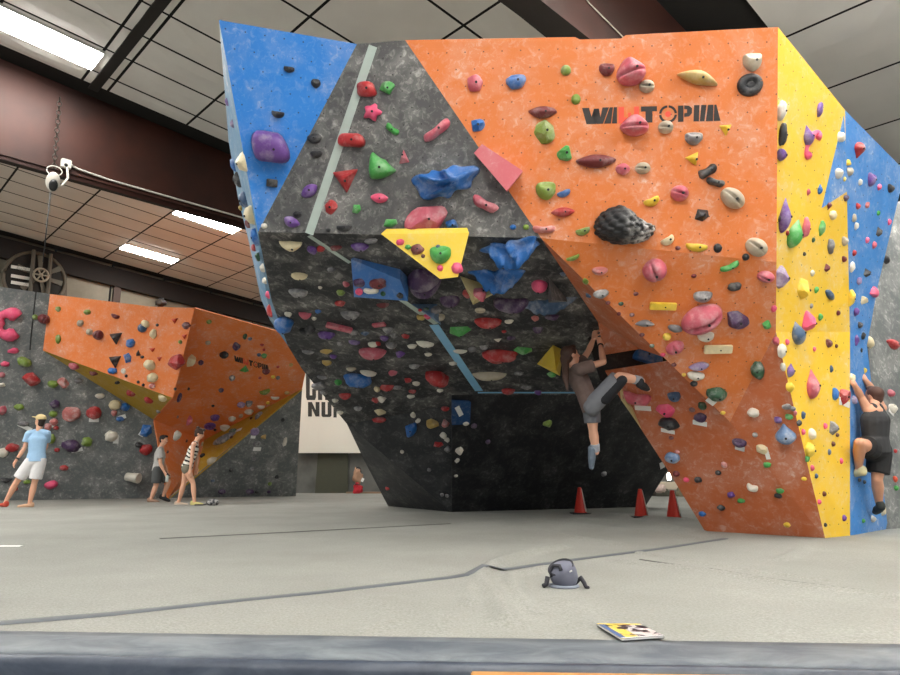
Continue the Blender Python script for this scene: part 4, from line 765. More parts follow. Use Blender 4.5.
def person(label, Yref, J, cfg):
    """J: joints as (x, y, dY) in the photograph at depth Yref+dY; every limb is then built in space"""
    P = {k: atY(v[0], v[1], Yref + v[2]) for k, v in J.items()}
    root = thing('person', cfg.get('base') or V3(((P['anL'].x + P['anR'].x) / 2, Yref, min(P['anL'].z, P['anR'].z) - .08)), label, 'person')
    bm = bmesh.new(); up = (P['neck'] - (P['hipL'] + P['hipR']) / 2).normalized(); side = (P['shR'] - P['shL']).normalized()
    pel = (P['hipL'] + P['hipR']) / 2; chest = pel.lerp(P['neck'], .68); s = cfg.get('s', 1.0); hs = (P['hipR'] - P['hipL']).normalized()
    cap(bm, pel, pel + up * .06, .098 * s, .09 * s, hs, 1.45); cap(bm, pel + up * .05, chest, .088 * s, .105 * s, side, 1.4); cap(bm, chest, chest.lerp(P['neck'], .6), .1 * s, .07 * s, side, 1.6)
    cap(bm, P['neck'] - up * .06, P['head'], .06 * s, .052 * s)
    for k in 'LR':
        cap(bm, P['neck'].lerp(P['sh' + k], .3) - up * .02, P['sh' + k], .055 * s, .052 * s)
        cap(bm, P['sh' + k], P['el' + k], .05 * s, .038 * s); cap(bm, P['el' + k], P['el' + k].lerp(P['wr' + k], .35), .038 * s, .040 * s); cap(bm, P['el' + k].lerp(P['wr' + k], .35), P['wr' + k], .04 * s, .026 * s)
        cap(bm, P['hip' + k], P['hip' + k].lerp(P['kn' + k], .4), .088 * s, .08 * s); cap(bm, P['hip' + k].lerp(P['kn' + k], .4), P['kn' + k], .08 * s, .054 * s)
        cap(bm, P['kn' + k], P['kn' + k].lerp(P['an' + k], .32), .054 * s, .06 * s); cap(bm, P['kn' + k].lerp(P['an' + k], .32), P['an' + k], .06 * s, .036 * s)
        hd = cfg.get('hd' + k) or (P['wr' + k] - P['el' + k]); hand(bm, P['wr' + k], hd, cfg['palm' + k], cfg.get('curl', .5), 1.02)
        foot(bm, P['an' + k], cfg['toe' + k], cfg.get('fup' + k, V3((0, 0, 1))))
    f, u, r = head(bm, P['head'], cfg['face'], cfg.get('hup', V3((0, 0, 1))), 1.0)
    fused('body', bm, skin_mat(cfg['skin'][0], cfg['skin'][1]), root, .0085, 3, .45)
    face_parts(root, P['head'], f, u, r)
    return root, P, dict(up=up, side=side, pel=pel, chest=chest, f=f, u=u, r=r, hs=hs, s=s)
def shirt(root, P, q, mat, name='t_shirt', sleeve=.55, hem=.02, grow=.018, tank=False):
    bm = bmesh.new(); s, up, side = q['s'], q['up'], q['side']; g = grow
    cone(bm, q['pel'] + up * hem, q['pel'] + up * .14, .128 * s + g * .4, .098 * s + g, q['hs'], 1.38); cap(bm, q['pel'] + up * .13, q['chest'], .092 * s + g, .105 * s + g, side, 1.4); cap(bm, q['chest'], q['chest'].lerp(P['neck'], .55 if not tank else .12), .1 * s + g, (.068 if not tank else .085) * s + g, side, 1.62 if not tank else 1.3)
    for k in 'LR':
        if not tank:
            cap(bm, P['neck'].lerp(P['sh' + k], .35) - up * .02, P['sh' + k], .055 * s + g * .8, .054 * s + g)
            cone(bm, P['sh' + k], P['sh' + k].lerp(P['el' + k], sleeve), .056 * s + g, .056 * s + g * 1.2)
        else: cap(bm, q['chest'] + side * (.075 if k == 'R' else -.075) * s, P['neck'].lerp(P['sh' + k], .42) - up * .02, .098 * s + g * .6, .062 * s + g * .5, side, .62)
    return fused(name, bm, mat, root, .0095, 3, .5)
def shorts(root, P, q, mat, name='shorts', ln=.75, g=.022, lns=None):
    bm = bmesh.new(); s, up = q['s'], q['up']
    cap(bm, q['pel'] - up * .01, q['pel'] + up * .06, .1 * s + g, .088 * s + g, q['hs'], 1.45)
    for k in 'LR':
        l_ = (lns or {}).get(k, ln); e = P['hip' + k].lerp(P['kn' + k], l_); cap(bm, P['hip' + k], P['hip' + k].lerp(P['kn' + k], min(.3, l_ * .6)), .09 * s + g, .086 * s + g)
        cone(bm, P['hip' + k].lerp(P['kn' + k], .08), e, .094 * s + g, .076 * s + g * 1.5)
    return fused(name, bm, mat, root, .0095, 3, .5)
def hair(root, P, q, mat, extra=None, vol=1.0, name='hair'):
    bm = bmesh.new(); c, f, u, r = P['head'], q['f'], q['u'], q['r']
    ell(bm, c + u * .034 - f * .022, .083 * vol, .092 * vol, .083 * vol, r, f, u); ell(bm, c - f * .045 - u * .012, .07 * vol, .055 * vol, .07 * vol, r, f, u)
    ell(bm, c + u * .09 + f * .03, .055 * vol, .05 * vol, .03 * vol, r, f, u)
    if extra: extra(bm, c, f, u, r)
    return fused(name, bm, mat, root, .008, 1, .4)
def shoe(root, an, toe, up, mat, name='shoe', L=.2):
    bm = bmesh.new(); f = toe.normalized(); u = (up - f * up.dot(f)).normalized(); s = f.cross(u); h = an - u * .045 - f * .04
    cap(bm, h + u * .025, h + u * .0, .046, .046); cap(bm, h, h + f * L * .55 - u * .004, .044, .044, s, 1.08); cap(bm, h + f * L * .5 - u * .004, h + f * (L + .01) - u * .012, .044, .03, s, 1.25)
    return fused(name, bm, mat, root, .008, 2, .4)
def sock(root, kn, an, t0, t1, mat):
    bm = bmesh.new(); cone(bm, kn.lerp(an, t0), kn.lerp(an, t1), .052, .046); return fused('sock', bm, mat, root, .008, 2, .4)
SK1, SK2 = ('skin_light', (226, 172, 142)), ('skin_warm', (206, 150, 120))
fab = lambda n, c: plain(n, c, .85, 0, .1, 20)
# 1 standing man at the left, back to the camera
r1, P1, q1 = person('person in pale blue T-shirt, white shorts and cream cap standing at far left', 13.5,
    dict(head=(40, 420.5, 0), neck=(39, 430, 0), shL=(29, 434, -.02), shR=(47, 433.5, .02), elL=(24.5, 448, -.05), wrL=(16.5, 460, -.08), elR=(46, 447, .18), wrR=(40, 455, .3),
         hipL=(32, 460.5, -.02), hipR=(40, 460.5, .02), knL=(16.5, 482, -.06), anL=(5.5, 502.2, -.04), knR=(34.5, 483, .02), anR=(29.5, 503.4, .04)),
    dict(skin=SK1, face=V3((-1, .22, .2)), palmL=V3((.6, .7, 0)), palmR=V3((-1, 0, 0)), toeL=V3((-.8, .5, 0)), toeR=V3((-.75, -.5, 0)), curl=.4, base=V3((-8.35, 13.5, 0))))
shirt(r1, P1, q1, fab('shirt_pale_blue', (158, 194, 226)), 't_shirt', .6, -.02); shorts(r1, P1, q1, fab('shorts_white', (228, 226, 226)), 'shorts', .82, .026)
hair(r1, P1, q1, plain('hair_dark', (48, 36, 30), .7), lambda bm, c, f, u, r: ell(bm, c - f * .05 - u * .06, .066, .05, .06, r, f, u), .98)
bm = bmesh.new(); c, f, u, r = P1['head'], q1['f'], q1['u'], q1['r']
ell(bm, c + u * .052 - f * .008, .09, .104, .078, r, f, u); ell(bm, c + u * .045 + f * .12, .07, .075, .012, r, f, u)
fused('cap', bm, fab('cap_cream', (226, 204, 150)), r1, .008, 2, .4)
for k in 'LR': shoe(r1, P1['an' + k], V3((-.8, .5, 0)) if k == 'L' else V3((-.75, -.5, 0)), V3((0, 0, 1)), fab('sandal_red', (190, 74, 56)) if k == 'L' else fab('sandal_tan', (200, 160, 130)), 'sandal')
bm = bmesh.new(); w0 = P1['wrL']; dd = (P1['elL'] - w0).normalized(); cone(bm, w0 + dd * .02, w0 + dd * .05, .034, .034); obj('wristwatch', bm, M['black'], r1, True)
# 2 man walking
r2, P2, q2 = person('person in a grey T-shirt and dark grey shorts walking right, holding a small bottle', 15.9,
    dict(head=(163.8, 440, 0), neck=(160.8, 447, 0), shL=(160.5, 451, .17), shR=(159, 451, -.17), elL=(164, 464, .2), wrL=(168, 474, .15), elR=(160.5, 464, -.22), wrR=(165.2, 473.3, -.2),
         hipL=(158.2, 470, .09), hipR=(157.6, 470, -.09), knL=(168.5, 482, .09), anL=(163.3, 495.8, .09), knR=(156, 485.5, -.09), anR=(151.2, 498.6, -.09)),
    dict(skin=SK1, face=V3((.95, -.1, -.15)), palmL=V3((0, -1, 0)), palmR=V3((.5, .8, 0)), toeL=V3((1, 0, -.35)), toeR=V3((1, 0, -.1)), curl=.75, base=V3((-6.9, 15.9, 0))))
shirt(r2, P2, q2, fab('shirt_grey', (186, 184, 180)), 't_shirt', .6, -.02); shorts(r2, P2, q2, fab('shorts_dark_grey', (84, 86, 86)), 'shorts', .85)
hair(r2, P2, q2, plain('hair_black', (30, 24, 22), .7), None, 1.0)
shoe(r2, P2['anL'], V3((1, 0, -.35)), V3((0, 0, 1)), fab('shoe_dark', (40, 40, 42))); shoe(r2, P2['anR'], V3((1, 0, -.1)), V3((0, 0, 1)), fab('shoe_skin', (150, 118, 98)))
bw = P2['wrR'] + V3((.06, -.02, -.1)); bm = bmesh.new(); add_lathe(bm, [(.028, -.09), (.034, -.085), (.034, .02), (.03, .04), (.016, .06), (.016, .08)], 16, Matrix.Translation(bw))
b_ = obj('bottle', bm, plain('bottle_white', (206, 214, 208), .3), None, True); tag(b_, 'small white bottle in the hand of the walking person in grey', 'bottle')
bm = bmesh.new(); add_lathe(bm, [(.019, .06), (.019, .1)], 14, Matrix.Translation(bw)); obj('bottle_cap', bm, plain('bottle_cap', (70, 40, 50), .4), b_, True)
# 3 woman leaning forward
r3, P3, q3 = person('person in black and white striped tank top and tiny shorts bending forward', 14.5,
    dict(head=(199.6, 433.8, 0), neck=(196.6, 441, 0), shL=(195.5, 445.5, .16), shR=(193.2, 445.5, -.16), elL=(197, 457, .2), wrL=(196.5, 468, .18), elR=(191.8, 458.5, -.2), wrR=(190.3, 470, -.2),
         hipL=(186.6, 468.3, .09), hipR=(186.4, 468.3, -.09), knL=(183.6, 484.5, .09), anL=(178.6, 502.0, .12), knR=(193.2, 483.5, -.09), anR=(194.4, 501.6, -.1)),
    dict(skin=SK1, face=V3((.95, .12, -.3)), palmL=V3((0, -1, 0)), palmR=V3((.3, 1, 0)), toeL=V3((.9, .1, 0)), toeR=V3((1, -.1, 0)), curl=.35, s=.9, base=V3((-5.5, 14.5, 0))))
ts = NT('striped_fabric', .85); sx = ts.N('ShaderNodeSeparateXYZ'); ts.L(ts.pos(), sx.inputs[0])
wv = ts.math('FRACT', ts.math('ADD', ts.math('MULTIPLY', ts.math('ADD', sx.outputs[2], ts.math('MULTIPLY', sx.outputs[0], .45)), 11.0), ts.math('MULTIPLY', ts.noise(ts.pos(), 7, 2), 1.2)))
ts.color(ts.mix(ts.math('LESS_THAN', wv, .42), rgb((226, 220, 208)), rgb((34, 30, 30))))
shirt(r3, P3, q3, ts.m, 'tank_top', .3, -.01, .016, True); shorts(r3, P3, q3, fab('shorts_olive_grey', (120, 116, 100)), 'shorts', .22, .014)
def curly(bm, c, f, u, r):
    rr = random.Random(3)
    for _ in range(22): ell(bm, c + u * (.05 + rr.uniform(-.05, .07)) - f * rr.uniform(-.06, .09) + r * rr.uniform(-.07, .07), .034, .034, .03, r, f, u)
hair(r3, P3, q3, plain('hair_brown', (62, 42, 32), .75), curly, 1.06)
shoe(r3, P3['anR'], V3((1, -.1, 0)), V3((0, 0, 1)), fab('shoe_yellow', (196, 186, 120))); shoe(r3, P3['anL'], V3((.9, .1, 0)), V3((0, 0, 1)), fab('shoe_pale', (200, 180, 160)))
# 4 climber in the arch
YC = 7.5
r4, P4, q4 = person('person in brown T-shirt and grey shorts with long ponytail hanging from the arch', YC,
    dict(head=(571, 355.5, 0), neck=(573, 367, 0), shL=(578, 366, .2), shR=(581, 369, -.2), elL=(588, 352, .25), wrL=(594, 338, .28), elR=(603.5, 362, -.2), wrR=(600.3, 345, .1),
         hipL=(591, 405, .1), hipR=(592, 406, -.1), knL=(593, 430, .12), anL=(596, 452, .2), knR=(619.5, 376.5, -.36), anR=(642, 381, -.26)),
    dict(skin=SK1, face=V3((.9, .25, .2)), hup=V3((-.25, 0, 1)), palmL=V3((.8, .6, .2)), palmR=V3((-.3, .9, .2)), hdL=V3((.25, .25, 1)), hdR=V3((0, .35, 1)), toeL=V3((.05, .3, -1)), toeR=V3((.7, .75, -.15)), fupL=V3((1, 0, .2)), fupR=V3((.1, 0, 1)), curl=.75, s=.93,
         base=V3((1.7, YC, .6))))
shirt(r4, P4, q4, fab('shirt_brown', (104, 86, 80)), 't_shirt', .55, -.04)
shorts(r4, P4, q4, fab('shorts_grey', (116, 118, 124)), 'shorts', .8, .014, dict(L=.72, R=.95))
bm = bmesh.new(); k0, k1 = P4['hipR'].lerp(P4['knR'], .35), P4['hipR'].lerp(P4['knR'], .96); dn = V3((.35, -.75, -.5)).normalized()
cap(bm, k0 + dn * .08, k1 + dn * .07, .06, .055); fused('shorts_side_panel', bm, fab('fabric_black', (30, 31, 36)), r4, .009, 2, .4)
def pony(bm, c, f, u, r):
    a = c - f * .09 - u * .02
    pts = [a, atY(565.5, 366, YC - .05), atY(565.5, 378, YC - .12), atY(567.5, 390, YC - .16)]
    for i, (x, y) in enumerate(zip(pts, pts[1:])): cap(bm, x, y, (.05, .042, .036)[i], (.042, .036, .012)[i])
hair(r4, P4, q4, plain('hair_auburn', (66, 44, 34), .65), pony, 1.04)
for k, a, b in (('L', P4['knL'], P4['anL']), ('R', P4['knR'], P4['anR'])): sock(r4, a, b, .62, .98, fab('sock_grey', (158, 164, 174)))
shoe(r4, P4['anL'], V3((.05, .3, -1)), V3((1, 0, .2)), fab('shoe_slate', (104, 116, 130)), 'climbing_shoe'); shoe(r4, P4['anR'], V3((.7, .75, -.15)), V3((.1, 0, 1)), fab('shoe_black', (40, 42, 46)), 'climbing_shoe', .15)
bm = bmesh.new(); w0 = P4['wrR']; dd = (P4['elR'] - w0).normalized(); cone(bm, w0 + dd * .01, w0 + dd * .035, .033, .033); obj('wristband', bm, M['black'], r4, True)
# 5 climber on the blue panel
YR_ = pB2.at(860, 470).y - .12
r5, P5, q5 = person('person in black tank top and shorts climbing the blue panel at right', YR_,
    dict(head=(873.5, 396.5, -.02), neck=(875, 406, -.1), shL=(867, 409, -.08), shR=(881.5, 408, -.02), elL=(860.5, 396, -.08), wrL=(854.5, 385, pB2.at(854.5, 385).y - YR_ - .1), elR=(872.5, 390, .12), wrR=(865, 379.5, pB1.at(865, 379).y - YR_ - .1),
         hipL=(871, 449, -.06), hipR=(880, 450, .02), knL=(859.5, 443, -.26), anL=(858.5, 468, -.02), knR=(877, 479, .02), anR=(879, 503.5, .2)),
    dict(skin=SK2, face=V3((-.4, .9, .12)), palmL=V3((-.3, .9, 0)), palmR=V3((-.3, .9, 0)), hdL=V3((-.25, .4, 1)), hdR=V3((-.25, .4, .9)), toeL=V3((-.35, 1, -.1)), toeR=V3((.25, .9, -.25)), curl=.9, s=1.02,
         base=V3((4.5, YR_, .3))))
shirt(r5, P5, q5, fab('shirt_charcoal', (52, 52, 54)), 'tank_top', .3, -.02, .016, True); shorts(r5, P5, q5, fab('shorts_black', (26, 26, 28)), 'shorts', .8, .026, dict(L=.5, R=.8))
hair(r5, P5, q5, plain('hair_short_brown', (74, 46, 36), .7), None, .98)
shoe(r5, P5['anL'], V3((-.35, 1, -.1)), V3((0, 0, 1)), fab('shoe_cream', (206, 200, 160)), 'climbing_shoe'); shoe(r5, P5['anR'], V3((.25, .9, -.25)), V3((0, 0, 1)), fab('shoe_olive_black', (50, 54, 50)), 'climbing_shoe')
for k in P4: print('P4', k, tuple(round(c, 2) for c in P4[k]), end=' ')
print(); print('P5', {k: tuple(round(c, 2) for c in v) for k, v in P5.items()})
# ------------------------------------------------------------------ floor and mats
bm = bmesh.new(); add_box(bm, (4, 10, -.45), (60, 50, .1)); struct(obj('floor', bm, plain('concrete', (128, 124, 118), .8)))
tm = NT('mat_carpet', .95); ps = tm.pos()
f1 = tm.noise(ps, 75, 3, .7); f2 = tm.noise(ps, .8, 5, .6); f3 = tm.noise(tm.scale(ps, (6, 26, 1)), 3, 4)
c1 = tm.mix(tm.ramp(f2, .35, .7), rgb((142, 143, 138)), rgb((160, 161, 156))); c1 = tm.mix(tm.ramp(f3, .4, .7, 0, .4), c1, rgb((134, 132, 120)))
c1 = tm.mix(tm.ramp(f1, .35, .65, 0, .5), c1, rgb((96, 96, 90))); tm.color(c1); tm.bump(f1, .5, .004)
# wrinkles of the carpet over the foam: ridge lines drawn on the mat
RID = [([(508, 622), (497, 596), (480, 580), (492, 566), (520, 556), (560, 548)], .022, .07), ([(530, 612), (515, 592), (512, 576), (545, 570)], .016, .06), ([(470, 604), (472, 585), (500, 560)], .014, .06),
    ([(620, 562), (700, 570), (790, 585), (900, 598)], .012, .05), ([(640, 553), (720, 566), (820, 580)], .008, .05), ([(780, 560), (800, 552), (805, 546)], .014, .07), ([(780, 640), (790, 625), (760, 610)], .008, .08),
    ([(380, 598), (392, 620), (370, 632)], .010, .07), ([(430, 634), (440, 615)], .008, .06), ([(590, 625), (570, 605), (555, 600)], .008, .08), ([(165, 640), (178, 620)], .006, .06), ([(860, 640), (900, 612)], .008, .08),
    ([(575, 520), (650, 524), (700, 533)], .02, .12), ([(560, 512), (620, 516), (690, 521)], .018, .12), ([(530, 520), (600, 527), (690, 538)], .014, .12), ([(470, 522), (540, 530), (620, 545)], .01, .1)]
eL, eR = G(-60, 631), G(960, 646)     # front edge of the carpet
def ey(x): return eL.y + (eR.y - eL.y) * (x - eL.x) / (eR.x - eL.x)
SEGS = []
for pts, hgt, wd in RID:
    w = [G(*p) for p in pts]
    for a, b in zip(w, w[1:]): SEGS.append((a.x, a.y, b.x, b.y, hgt, wd))
def mat_z(x, y):
    z = 0.0
    for ax, ay, bx, by, hg, wd in SEGS:
        if x < min(ax, bx) - 4 * wd or x > max(ax, bx) + 4 * wd or y < min(ay, by) - 4 * wd or y > max(ay, by) + 4 * wd: continue
        dx, dy = bx - ax, by - ay; t = max(0, min(1, ((x - ax) * dx + (y - ay) * dy) / (dx * dx + dy * dy + 1e-9)))
        d2 = (x - ax - t * dx) ** 2 + (y - ay - t * dy) ** 2; z = max(z, 2.1 * hg * math.exp(-d2 / (2 * (wd * .6) ** 2)) * max(0, min(1, (y - ey(x)) / .25)))
    return z
bm = bmesh.new(); xs = [-15, -12, -9, -7, -5, -4, -3] + [-2.4 + .035 * k for k in range(0, 170)] + [4, 5, 6, 8, 10, 13, 17]
tt = []; y = 0.0
while y < 5.2: tt.append(y); y += .035
while y < 8.6: tt.append(y); y += .08
tt += [9, 10, 12, 14, 16, 18, 21, 24, 28]
gv = []
for y in tt:
    row = []
    for x in xs:
        xx = max(-2.6, min(3.4, x)); yy = ey(x) + y; row.append(bm.verts.new((x, yy, mat_z(x, yy) + .004 * noise.noise(V3((x * .9, yy * .9, 0))) * min(1, y))))
    gv.append(row)
for i in range(len(tt) - 1):
    for k in range(len(xs) - 1): bm.faces.new((gv[i][k], gv[i][k + 1], gv[i + 1][k + 1], gv[i + 1][k]))
crash = obj('crash_mat', bm, tm.m, None, True); tag(crash, 'wide grey carpeted crash mat covering the whole floor', 'mat')
# padded vinyl front of the mat
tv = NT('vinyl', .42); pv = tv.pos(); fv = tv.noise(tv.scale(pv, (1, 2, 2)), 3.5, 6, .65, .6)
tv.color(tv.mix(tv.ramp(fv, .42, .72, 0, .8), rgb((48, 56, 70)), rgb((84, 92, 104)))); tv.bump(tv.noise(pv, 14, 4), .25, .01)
def edge_piece(name, prof, mat, label, closed=True):
    bm = bmesh.new(); rings = []
    for x in [-15 + .5 * k for k in range(0, 65)]:
        wob = .007 * math.sin(x * 3.1) + .005 * math.sin(x * 7.7)
        rings.append([bm.verts.new((x, ey(x) + dy + (wob if dy < -.2 else 0), z)) for dy, z in prof])
    for a, b in zip(rings, rings[1:]):
        for k in range(len(prof)): bm.faces.new((a[k], b[k], b[(k + 1) % len(prof)], a[(k + 1) % len(prof)]))
    bm.faces.new(rings[0]); bm.faces.new(rings[-1][::-1])
    o = obj(name, bm, mat, crash, True); o['label'] = label
tv2 = NT('lit_vinyl_top', .55); fv = tv2.noise(tv2.scale(tv2.pos(), (1, 2, 2)), 3.5, 6, .65, .6); tv2.color(tv2.mix(tv2.ramp(fv, .38, .7), rgb((80, 87, 96)), rgb((120, 126, 130))))  # same vinyl as the front, coloured lighter to imitate overhead light
edge_piece('edge_top', [(0.0, .004), (-.08, .004), (-.17, .001), (-.245, -.006), (-.28, -.018), (-.27, -.03), (0, -.03)], tv2.m, 'grey top of the vinyl mat edge, coloured lighter as if lit from above')
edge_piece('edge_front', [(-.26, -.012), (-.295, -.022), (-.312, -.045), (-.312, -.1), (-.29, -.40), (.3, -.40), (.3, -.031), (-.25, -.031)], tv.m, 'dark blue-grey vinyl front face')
def ribbon(name, pts, w, mat, parent, z=.006):
    bm = bmesh.new(); P = [G(*p) for p in pts]; Q = []
    for a, b in zip(P, P[1:]):
        n_ = max(2, int((b - a).length / .15)); Q += [a.lerp(b, i / n_) for i in range(n_)]
    Q.append(P[-1]); pr = None
    for i, p in enumerate(Q):
        d = (Q[min(i + 1, len(Q) - 1)] - Q[max(i - 1, 0)]).normalized(); s = V3((-d.y, d.x, 0)) * w / 2 * (1 + .25 * noise.noise(p * 2))
        zz = mat_z(p.x, p.y) + z; cur = [bm.verts.new((q.x, q.y, zz2)) for q, zz2 in ((p - s, zz - .004), (p - s * .8, zz + .002), (p + s * .8, zz + .002), (p + s, zz - .004))]
        if pr:
            for k in range(3): bm.faces.new((pr[k], pr[k + 1], cur[k + 1], cur[k]))
        pr = cur
    return obj(name, bm, mat, parent, True)
tp = plain('seam_tape', (92, 96, 100), .7, 0, .25, 6); tp2 = plain('seam_tape_faint', (98, 98, 94), .8, 0, .2, 5)
ribbon('seam_tape', [(0, 624), (110, 615), (240, 601), (330, 592), (450, 578), (560, 562), (660, 549), (725, 539)], .075, tp, crash)
ribbon('seam_tape', [(160, 539), (260, 534), (450, 524)], .05, tp2, crash)
ribbon('seam_tape', [(0, 546.5), (22, 546.5)], .06, M['white'], crash)
ribbon('seam_tape', [(640, 560), (780, 581), (900, 596)], .02, tp2, crash)
# wooden ledge at the bottom right
tw = NT('pale_wood', .5); g = tw.noise(tw.scale(tw.pos(), (2, 40, 40)), 3, 5, .6, .5); tw.color(tw.mix(tw.ramp(g, .35, .7), rgb((170, 120, 66)), rgb((198, 150, 92))))
p0, p1 = atZ(471, 671, .0), atZ(800, 675.5, .0); d_ = (p1 - p0).normalized(); p2_ = p0 + d_ * 2.2
bench = thing('wooden_ledge', ((p0.x + p2_.x) / 2, p0.y - .1, -.4), 'pale wooden plank ledge in front of the vinyl mat edge at bottom right', 'ledge')
nrm = V3((d_.y, -d_.x, 0))
bm = slab_bm([p0, p2_, p2_ + nrm * .3, p0 + nrm * .3], V3((0, 0, 1)), .04); bmesh.ops.bevel(bm, geom=[e for e in bm.edges if len(e.link_faces) == 2 and e.calc_face_angle() > 1], offset=.004, segments=2, affect='EDGES'); obj('plank', bm, tw.m, bench)
for k in (.12, 1.05, 2.05):
    bm = bmesh.new(); cc = p0 + d_ * k + nrm * .15; add_box(bm, (cc.x, cc.y, -.22), (.06, .22, .36)); obj('leg', bm, tw.m, bench)
bm = bmesh.new(); add_box(bm, (19.5, 17, 3), (.2, 40, 8)); struct(obj('wall_east', bm, plain('hall_wall', (150, 146, 136), .7)), 'plain grey side wall of the hall')
# ------------------------------------------------------------------ things on the mat
cr_ = plain('cone_red', (200, 46, 28), .45, 0, .08); cw = plain('cone_white', (232, 228, 222), .5)
def traffic_cone(x, y, hpx, label):
    g0 = G(x, y); H_ = hpx * (g0 - CAM).length / ray(x, y).length; root = thing('traffic_cone', g0, label, 'cone', 'red cones under the arch')
    bm = bmesh.new(); s = .15; add_box(bm, g0 + V3((0, 0, .012)), (.3, .3, .024)); bmesh.ops.bevel(bm, geom=bm.edges[:], offset=.006, segments=1, affect='EDGES'); obj('base', bm, M['black'], root)
    bm = bmesh.new(); add_lathe(bm, [(.108, .02), (.1, .035), (.03, H_ - .01), (.024, H_), (.012, H_)], 28, Matrix.Translation(g0)); obj('cone_body', bm, cr_, root, True)
    bm = bmesh.new(); ang0 = -.62
    pr = None
    for i in range(9):
        t = i / 8; rad = .1 + (.032 - .1) * t + .004; z = .04 + (H_ - .06) * t
        cur = [bm.verts.new(g0 + V3((rad * math.cos(a), rad * math.sin(a), z))) for a in (ang0 - .33, ang0 - .11, ang0 + .11, ang0 + .33)]
        if pr:
            for k in range(3): bm.faces.new((pr[k], pr[k + 1], cur[k + 1], cur[k]))
        pr = cur
    r = bmesh.ops.extrude_face_region(bm, geom=bm.faces[:]); obj('stripe', bm, cw, root, True)
traffic_cone(580.5, 514, 26, 'red traffic cone farthest left, in front of the black cave')
traffic_cone(641.5, 517.5, 28, 'middle red traffic cone, just left of the bright gap')
traffic_cone(674, 519, 28, 'red traffic cone nearest the orange leg of the arch')
# chalk bag
bc = G(563, 587); bag = thing('chalk_bag', bc, 'round grey chalk bag with a dark rim and belt lying on the mat', 'chalk bag')
bgm = fab('bag_grey', (104, 106, 120)); bdk = fab('bag_dark', (48, 48, 54))
bm = bmesh.new(); sc_ = .0062
rx_ = Matrix.Translation(bc + V3((.005, 0, .07))) @ Matrix.Rotation(math.radians(-22), 4, 'Y') @ Matrix.Rotation(math.radians(12), 4, 'X')
add_lathe(bm, [(.02, -.07), (.06, -.066), (.076, -.04), (.08, 0), (.078, .03), (.068, .052), (.05, .062), (.02, .066)], 28, rx_)
for v in bm.verts: v.co += v.normal * 0 + V3((noise.noise(v.co * 14) * .006, 0, noise.noise(v.co * 11) * .005)); v.co.z = max(v.co.z, .006)
obj('bag_body', bm, bgm, bag, True)
bm = bmesh.new(); add_tube(bm, [rx_ @ V3((.07 * math.cos(a), .07 * math.sin(a) * .9, .045 + .015 * math.sin(a))) for a in [2 * math.pi * i / 24 for i in range(25)]], .009, 8); obj('rim', bm, bdk, bag, True)
bm = bmesh.new(); add_tube(bm, [bc + V3(p) for p in ((-.07, -.04, .06), (-.08, -.03, .09), (-.06, -.04, .125), (-.025, -.06, .125), (-.02, -.075, .1))], .011, 8); obj('strap', bm, bdk, bag, True)
bm = bmesh.new(); add_tube(bm, [bc + V3(p) for p in ((-.09, -.02, .06), (-.1, -.03, .02), (-.12, -.04, .012))], .014, 8); obj('strap', bm, bdk, bag, True)
bm = bmesh.new(); add_tube(bm, [bc + V3(p) for p in ((.06, -.02, .012), (.085, -.02, .04), (.1, -.03, .055), (.115, -.05, .03), (.12, -.07, .012), (.135, -.085, .01))], [.008, .012, .014, .012, .011, .007], 8); obj('belt', bm, bdk, bag, True)
bm = bmesh.new(); add_lathe(bm, [(.086, .002), (.09, .006), (.086, .014), (.07, .016)], 28, Matrix.Translation(bc + V3((.005, 0, 0)))); obj('bag_base', bm, fab('bag_base', (132, 138, 150)), bag, True)
bm = bmesh.new(); add_box(bm, bc + V3((.035, -.079, .098)), (.016, .004, .007), Matrix.Rotation(-.5, 3, 'Y')); obj('tag', bm, M['white'], bag)
# magazine
mp = [G(*p) for p in ((597, 628), (640, 628.5), (664.5, 640.5), (622, 643.5))]
mg = NT('magazine_cover', .3); po = mg.N('ShaderNodeTexCoord').outputs['UV']; ss = mg.N('ShaderNodeSeparateXYZ'); mg.L(po, ss.inputs[0])
n1 = mg.noise(po, 3.2, 3, .5, .8); n2 = mg.noise(mg.scale(po, (1.6, 5, 1)), 3, 2)
cb = mg.mix(mg.math('LESS_THAN', ss.outputs[0], .42), rgb((214, 206, 204)), rgb((238, 206, 96)))
cb = mg.mix(mg.math('GREATER_THAN', n1, .5), cb, rgb((58, 46, 54))); cb = mg.mix(mg.math('GREATER_THAN', n2, .62), cb, rgb((224, 200, 196)))
cb = mg.mix(mg.math('LESS_THAN', ss.outputs[0], .13), cb, rgb((84, 108, 158))); cb = mg.mix(mg.math('GREATER_THAN', ss.outputs[1], .93), cb, rgb((240, 208, 70)))
cb = mg.mix(mg.math('LESS_THAN', ss.outputs[1], .05), cb, rgb((238, 236, 236))); mg.color(cb)
def quad_slab(name, pts, z0, z1, mat, parent):
    bm = bmesh.new(); uvl = bm.loops.layers.uv.new('UVMap')
    a = [bm.verts.new((p.x, p.y, mat_z(p.x, p.y) * 0 + z1)) for p in pts]; b = [bm.verts.new((p.x, p.y, z0)) for p in pts]
    f = bm.faces.new(a[::-1]); bm.faces.new(b)
    for i in range(4): bm.faces.new((a[i], a[(i + 1) % 4], b[(i + 1) % 4], b[i]))
    uvd = dict(zip(a, ((0, 1), (1, 1), (1, 0), (0, 0))))
    for fc in bm.faces:
        for l in fc.loops: l[uvl].uv = uvd.get(l.vert, (.5, .5))
    return obj(name, bm, mat, parent)
mgz = thing('magazine', (mp[0] + mp[2]) / 2, 'glossy magazine with a yellow and dark cover lying on the mat edge', 'magazine')
quad_slab('cover', mp, .0165, .019, mg.m, mgz); cen = sum(mp, V3()) / 4
